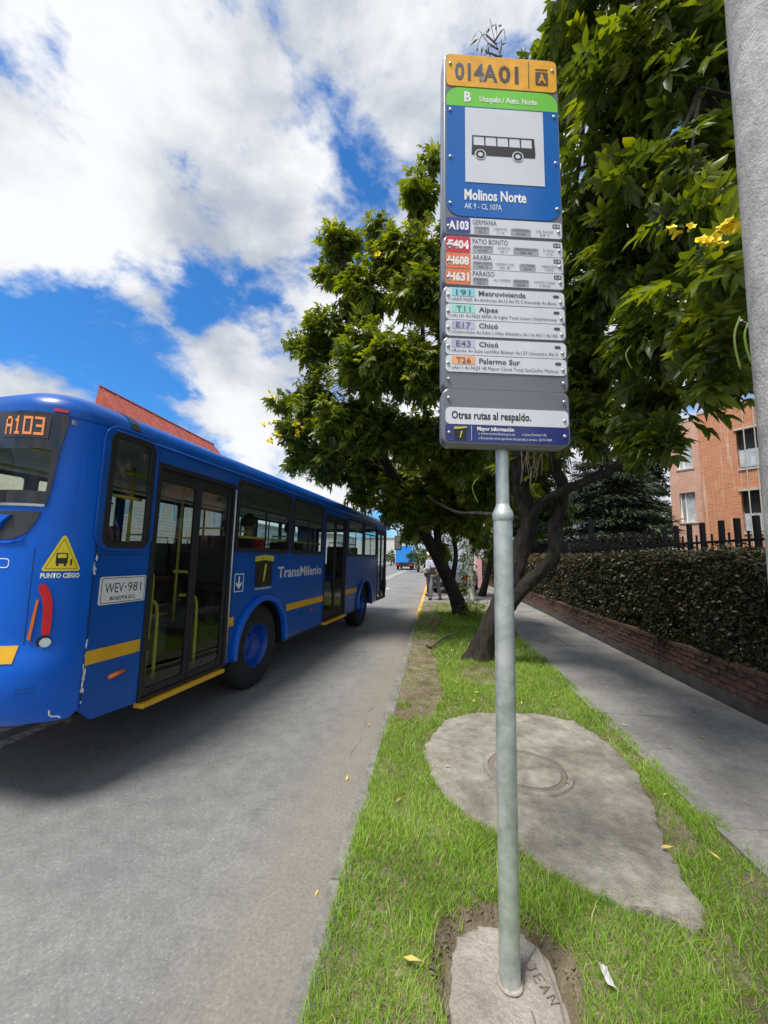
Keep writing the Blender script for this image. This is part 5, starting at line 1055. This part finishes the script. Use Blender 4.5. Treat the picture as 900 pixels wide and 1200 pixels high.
P = np.stack([rg.normal(0, .16, n), rg.normal(0, .13, n), rg.uniform(.02, .36, n)], 1); V, F, T_ = compound(P, unit(np.stack([rg.normal(0, .6, n), rg.normal(0, .6, n), np.full(n, .7)], 1)), unit(rg.normal(0, .4, (n, 3))+[0, 0, 1]), np.full(n, .15), np.full(n, .9), rg, 2); link('foliage', np_mesh('foliage', V, F, T_), MT['leaf'], sh_)['kind'] = 'stuff'
# trees behind
def simple_tree(name, label, base, lobes, m, rng, size, dens, per, trunk_r, hgt, group=None):
    t = thing(name, label, 'tree', base, 0, group); mb = MB(); b = Vector(base); c0 = Vector(lobes[0][0]); pts = [b+Vector((0, 0, -.1)), b+(c0-b)*.3+Vector((.1, 0, .2)), b+(c0-b)*.65, c0]; limb(mb, pts, trunk_r, trunk_r*.4, 10, 3, .1, 5, .4); segs = spline(pts, 4)
    for c, r in lobes[1:]: q = near_branch(segs, Vector(c)); limb(mb, [q, q+(Vector(c)-q)*.5+Vector((0, 0, .15)), Vector(c)], trunk_r*.4, trunk_r*.12, 7, 5, .08, 4)
    k = mb.build('trunk', MT['bark'], t, True); k.location = -t.location; crown(t, lobes, m, rng, size, per, dens, segs, MT['bark'], 0, 2, .2); return t
simple_tree('street_tree', 'bushy pale green tree in the gap between the two flowering trees', (1.9, 16.5, .1), [L3(590,585,15,1.2), L3(560,560,15,1.1), L3(620,560,14.5,1.1), L3(600,520,14,1.3), L3(560,610,16,.8), L3(640,520,14,1.1), L3(545,640,16,.5), L3(520,600,16,.9), L3(500,560,16,1.0), L3(575,640,16,.7), L3(620,610,15.5,.9), L3(650,590,15,.9)], MT['leaf_far'], np.random.default_rng(31), .36, 16, 9, .13, 4)
vt = thing('vine_covered_trunk', 'slim trunk wrapped in leafy vines beyond the leaning tree', 'tree', (1.32, 14.6, .1)); mb = MB(); limb(mb, [(0,0,-.1),(.02,0,.9),(-.05,0,1.8),(.0,0,3.4)], .13, .08, 10, 8, .2, 5, .3); mb.build('trunk', MT['stone'], vt, True)
n = 420; rg = np.random.default_rng(9); a = rg.random(n)*2*PI; P = np.stack([np.cos(a)*.17+rg.normal(0, .07, n)-.12, np.sin(a)*.17, rg.uniform(.2, 3.2, n)], 1); V, F = leaf_geo(P, unit(np.stack([np.cos(a), np.sin(a), rg.normal(-.5, .5, n)], 1)), unit(rg.normal(0, 1, (n, 3))), rg.uniform(.10, .2, n), rg.uniform(.06, .1, n), rg); link('vines', np_mesh('vines', V, F, np.repeat(rg.beta(2, 4, n), 5)), MT['leaf'], vt)['kind'] = 'stuff'
# conifers with layered boughs behind the fence
def conifer(label, base, h, rad, seed):
    t = thing('conifer_tree', label, 'tree', base); rnd = random.Random(seed); rg = np.random.default_rng(seed); mb = MB(); limb(mb, [(0,0,-.2),(.1,0,h*.4),(0,.1,h)], .28, .05, 10, seed, .1, 5, .3); PP, DD = [], []
    for i in range(46):
        z = h*(.12+.86*i/46); a = i*2.4+rnd.uniform(-.3, .3); L_ = rad*(1-.72*(z/h)**1.3)*rnd.uniform(.75, 1.15); d = Vector((math.cos(a), math.sin(a), .06)); e = Vector((0, 0, z))+d*L_+Vector((0, 0, -.12*L_))
        mb.tube([Vector((0, 0, z)), Vector((0, 0, z))+d*L_*.5, e], [.05, .03, .012], 5); k = int(210*L_); s = rg.random(k)**.6*.95+.05; side = rg.normal(0, .30, k)*L_*(.35+.5*s); pos = np.array([0, 0, z])+np.outer(s*L_, np.array(d))+np.outer(side, [-math.sin(a), math.cos(a), 0])+np.stack([rg.normal(0, .05, k), rg.normal(0, .05, k), rg.normal(0, .07, k)-.12*s*s*L_], 1)
        PP.append(pos); DD.append(unit(np.array(d)+np.outer(np.sign(side), [-math.sin(a), math.cos(a), 0])*.7+rg.normal(0, .35, (k, 3))-[0, 0, .2]))
    P = np.concatenate(PP); D = np.concatenate(DD); n = len(P); V, F = leaf_geo(P, D, unit(rg.normal(0, .45, (n, 3))+[0, 0, 1]), rg.uniform(.18, .34, n), rg.uniform(.05, .09, n), rg, .1, .2)
    mb.build('trunk', MT['bark'], t, True); link('foliage', np_mesh('foliage', V, F, np.repeat(np.clip(rg.normal(.45, .25, n), 0, 1), 5)), MT['conifer'], t)['kind'] = 'stuff'; return t
conifer('dark layered conifer behind the iron fence, left of the apartment building', (7.4, 17.5, .2), 6.2, 3.0, 41)
conifer('dark conifer farther back behind the near conifer and the fence', (5.6, 25, .2), 6.6, 2.9, 42)
conifer('dark conifer close behind the fence at the apartment corner', (9.3, 19.6, .2), 5.6, 1.9, 43)
simple_tree('garden_tree', 'dense dark broadleaf tree behind the conifers and the iron fence', (8.6, 27, .2), [L3(700,585,27,2.2), L3(745,560,27,2.3), L3(660,600,27,1.8), L3(770,610,26,1.8), L3(720,625,26,1.8), L3(640,625,28,1.6), L3(690,640,26,1.3), L3(755,640,25,1.3)], MT['conifer'], np.random.default_rng(34), .5, 3.4, 16, .2, 6)
for i, (px, Y, h, lab) in enumerate([(490, 44, 2.6, 'small round green tree beside the far blue truck'), (497, 58, 3.4, 'taller round green tree past the far blue truck'), (458, 72, 3.0, 'distant round tree left of the far blue truck'), (520, 70, 4.0, 'distant green tree behind the leaning trunk')]):
    b = at(px, 660, Y); b.z = 0; c = (b.x, b.y, h*.65); simple_tree('roadside_tree', lab, tuple(b), [(c, (h*.42, h*.42, h*.36)), ((b.x+.5, b.y, h*.5), (h*.3,)*3), ((b.x-.6, b.y+.3, h*.55), (h*.28,)*3)], MT['leaf_far'], np.random.default_rng(60+i), .55, 3.2, 8, .12, h)
gt = thing('pink_gate_wall', 'narrow pink and white wall end at the far end of the pavement', 'wall', (2.2, 21.5, .1)); MB().box(0, 0, -.1, .32, 3, 1.55).build('pink_face', MT['pink'], gt); MB().box(-.42, .1, -.1, -.004, 3, 1.4).build('white_face', MT['white'], gt)
cmp_ = thing('compound_wall', 'pale wall closing the far end of the pavement', 'wall', (2.6, 27, .1)); MB().box(0, 0, -.1, 6, .3, 2.0).build('wall_face', MT['pale'], cmp_); MB().box(-.03, -.03, 2.0, 6.03, .33, 2.08).build('coping', MT['concrete_trim'], cmp_)

# ------------------------------------------------------------------ grass, litter
def grass():
    rng = np.random.default_rng(12); Vs, Fs, Ts = [], [], []; off = 0
    for (ya, yb, dens, hm, wm) in ((.45, 1.7, 40000, .031, .0031), (1.7, 3.2, 27000, .032, .0039), (3.2, 6, 11000, .034, .0055), (6, 13.6, 3600, .045, .010)):
        n = int((yb-ya)*2.06*dens); X = rng.uniform(-.43, 1.68, n); Y = rng.uniform(ya, yb, n)
        f = .5*vnoise(X, Y, .22, 31)+.5*vnoise(X, Y, .55, 32)
        k = (f > .05+.26*rng.random(n)*1.0) & ~inside(PATCH, X, Y, -.015+.0) & ~inside(FOOT, X, Y, .0)
        d = np.hypot((X-.265)/.235, (Y-1.64)/.27); k &= (d > .86+.34*vnoise(X, Y, .06, 33)+.12*rng.random(n)) | ((Y < 1.5) & (X < .05))
        dirt = (X < -.10+.20*vnoise(X, Y, .5, 34)+.0) & (Y > 3.75+.5*vnoise(X, Y, .3, 35)) & (Y < 7.4); k &= ~(dirt & (rng.random(n) > .06))
        k &= ~((Y > 7.4) & (X < -.05+.25*vnoise(X, Y, .8, 36)) & (rng.random(n) > .25)); k &= ~((Y > 11.3) & (rng.random(n) > .2)); k &= (np.hypot(X-.66, Y-6.0) > .17) & (np.hypot(X-.72, Y-10.4) > .25)
        k &= ~((np.hypot((X-.62)/.30, (Y-5.35)/.35) < 1) & (rng.random(n) > .3)); k &= ~((np.hypot((X-1.32)/.13, (Y-2.75)/.35) < 1.1) & (rng.random(n) > .25))
        X, Y = X[k], Y[k]; n = len(X); Z = verge_height(X, Y)-.006
        h = hm*rng.gamma(5, .2, n)*(.65+.75*vnoise(X, Y, .18, 37)); w = wm*rng.uniform(.6, 1.3, n); a = rng.random(n)*2*PI; lean = rng.uniform(.15, 1.1, n)*h; la = rng.random(n)*2*PI
        B = np.stack([X, Y, Z], 1); S_ = np.stack([np.cos(a), np.sin(a), 0*a], 1)*w[:, None]/2; Ld = np.stack([np.cos(la)*lean, np.sin(la)*lean, 0*a], 1); Hh = np.stack([0*a, 0*a, h], 1)
        m1_ = B+Hh*.55+Ld*.3; V = np.stack([B-S_, B+S_, m1_-S_*.8, m1_+S_*.8, B+Hh*.92+Ld], 1).reshape(-1, 3); b = np.arange(n)[:, None, None]*5
        Fs.append((b+np.array([[0,1,3],[0,3,2],[2,3,4]])[None]).reshape(-1, 3)+off); Vs.append(V); off += len(V)
        t = np.clip(.30+.42*vnoise(X, Y, .4, 38)+rng.normal(0, .12, n)-.12*(Y > 6), 0, .93); t[rng.random(n) < .07] = 1.0; Ts.append(np.repeat(t, 5))
    g = link('grass', np_mesh('grass', np.concatenate(Vs), np.concatenate(Fs), np.concatenate(Ts)), MT['grass']); tag(g, 'short bright green grass covering the verge around the pole', 'grass', None, 'stuff')
grass()
def litter():
    rng = np.random.default_rng(14); V, F = leaf_geo(np.zeros((1, 3)), np.array([[0, 1., 0]]), np.array([[0, 0, 1.]]), np.array([.065]), np.array([.022]), rng, .25, -.05); me = np_mesh('fallen_leaf', V, F); me.materials.append(MT['litter']); me2 = me.copy(); me2.materials.clear(); me2.materials.append(MT['litterbrown'])
    spots = [(-.11, 1.62, 1), (1.18, 2.38, 1), (.08, 3.0, 1)]+[(x, y, 0) for x, y in ((-.02, 4.5), (.1, 4.75), (.22, 4.6), (.3, 4.9), (.05, 5.1), (.4, 4.3), (.2, 4.2), (.5, 4.6), (1.2, 4.4), (1.1, 5.0), (1.35, 4.7), (.9, 4.35), (-.15, 5.6), (.2, 5.9), (.3, 6.6), (1.9, 3.6), (2.3, 3.9), (2.1, 5.2), (2.6, 4.5), (1.75, 4.0), (.55, 3.4), (.9, 2.9), (1.5, 2.9), (1.45, 2.35), (-.2, 2.6), (-.55, 2.0), (-.62, 2.9), (-.6, 3.8), (2.9, 5.6))]
    for i, (x, y, b) in enumerate(spots):
        o = link('fallen_leaf', me if (b or i % 3) else me2, None); z = verge_height(np.array([x]), np.array([y]))[0]+.03 if x < 1.6 and x > -.39 else .108 if x > 1.6 else .006
        if inside(PATCH, np.array([x]), np.array([y]))[0]: z = .122
        o.location = (x, y, z); o.rotation_euler = (rng.uniform(-.25, .25), rng.uniform(-.25, .25), rng.random()*6.28); s = rng.uniform(.6, 1.25); o.scale = (s, s, s)
        tag(o, ('yellow' if (b or i % 3) else 'brown')+' fallen leaf lying on the '+('concrete slab round the manhole' if z == .122 else 'grass verge' if -.39 < x < 1.6 else 'pavement by the hedge' if x > 1.6 else 'road beside the kerb'), 'leaf', 'fallen leaves on the verge and pavement')
    st = link('fallen_branch', MB().tube(spline([(-.12, 6.85, .12), (-.05, 6.75, .13), (.02, 6.9, .15), (.16, 7.35, .16), (.30, 7.6, .17), (.42, 7.7, .2)], 4), [.03]*8+[.024]*8+[.016]*5, 8, True, .12, 2).mesh('fallen_branch', True), MT['twig']); tag(st, 'bent bare branch lying on the grass before the leaning tree', 'branch')
    tw = MB(); tw.tube([(-.1, 8.0, .12), (.1, 8.6, .22), (.18, 9.2, .35)], [.02, .016, .008], 6); tw.tube([(.1, 8.6, .22), (.3, 8.7, .3)], [.012, .006], 5); tag(tw.build('fallen_branch', MT['twig'], None), 'dark forked twig lying nearer the leaning trunk than the bent branch', 'branch')
    pc = link('paper_scrap', rough_scrap(), MT['stone']); pc.location = (.62, 1.66, .125); pc.rotation_euler = (.3, .5, .3); tag(pc, 'crumpled grey paper scrap on the grass right of the footing', 'litter')
def rough_scrap():
    mb = MB(); rnd = random.Random(5); n = 6; v = [(i*.008-.02, j*.012-.03, .006*rnd.random()) for j in range(n) for i in range(n)]; return mb.add(v, [(j*n+i, j*n+i+1, (j+1)*n+i+1, (j+1)*n+i) for j in range(n-1) for i in range(n-1)]).mesh('paper_scrap')
litter()
def soil_clods():
    rng = np.random.default_rng(51); a = rng.random(520)*2*PI; q = .86+rng.random(520)*.30; X = .265+.235*q*np.cos(a); Y = 1.64+.27*q*np.sin(a)
    X = np.concatenate([X, rng.uniform(-.36, -.02, 420)]); Y = np.concatenate([Y, rng.uniform(3.9, 7.6, 420)]); k = ~inside(FOOT, X, Y, .02); X, Y = X[k], Y[k]; n = len(X); Z = verge_height(X, Y)
    base = np.array([(1,0,0),(-.5,.87,0),(-.5,-.87,0),(0,0,.9),(.3,.5,.5),(-.6,0,.5)]); r = (.004+.010*rng.random(n)**3)[:, None, None]
    V = (base[None]+rng.normal(0, .3, (n, 6, 3)))*r+np.stack([X, Y, Z], 1)[:, None]; F = np.arange(n)[:, None, None]*6+np.array([[0,1,4],[1,5,4],[4,5,3],[0,4,3],[1,2,5],[2,3,5],[2,0,3]])[None]
    tag(link('soil_clods', np_mesh('soil_clods', V.reshape(-1, 3), F.reshape(-1, 3)), MT['soil']), 'loose soil crumbs round the footing and along the bare kerb strip', 'soil', None, 'stuff')
soil_clods()
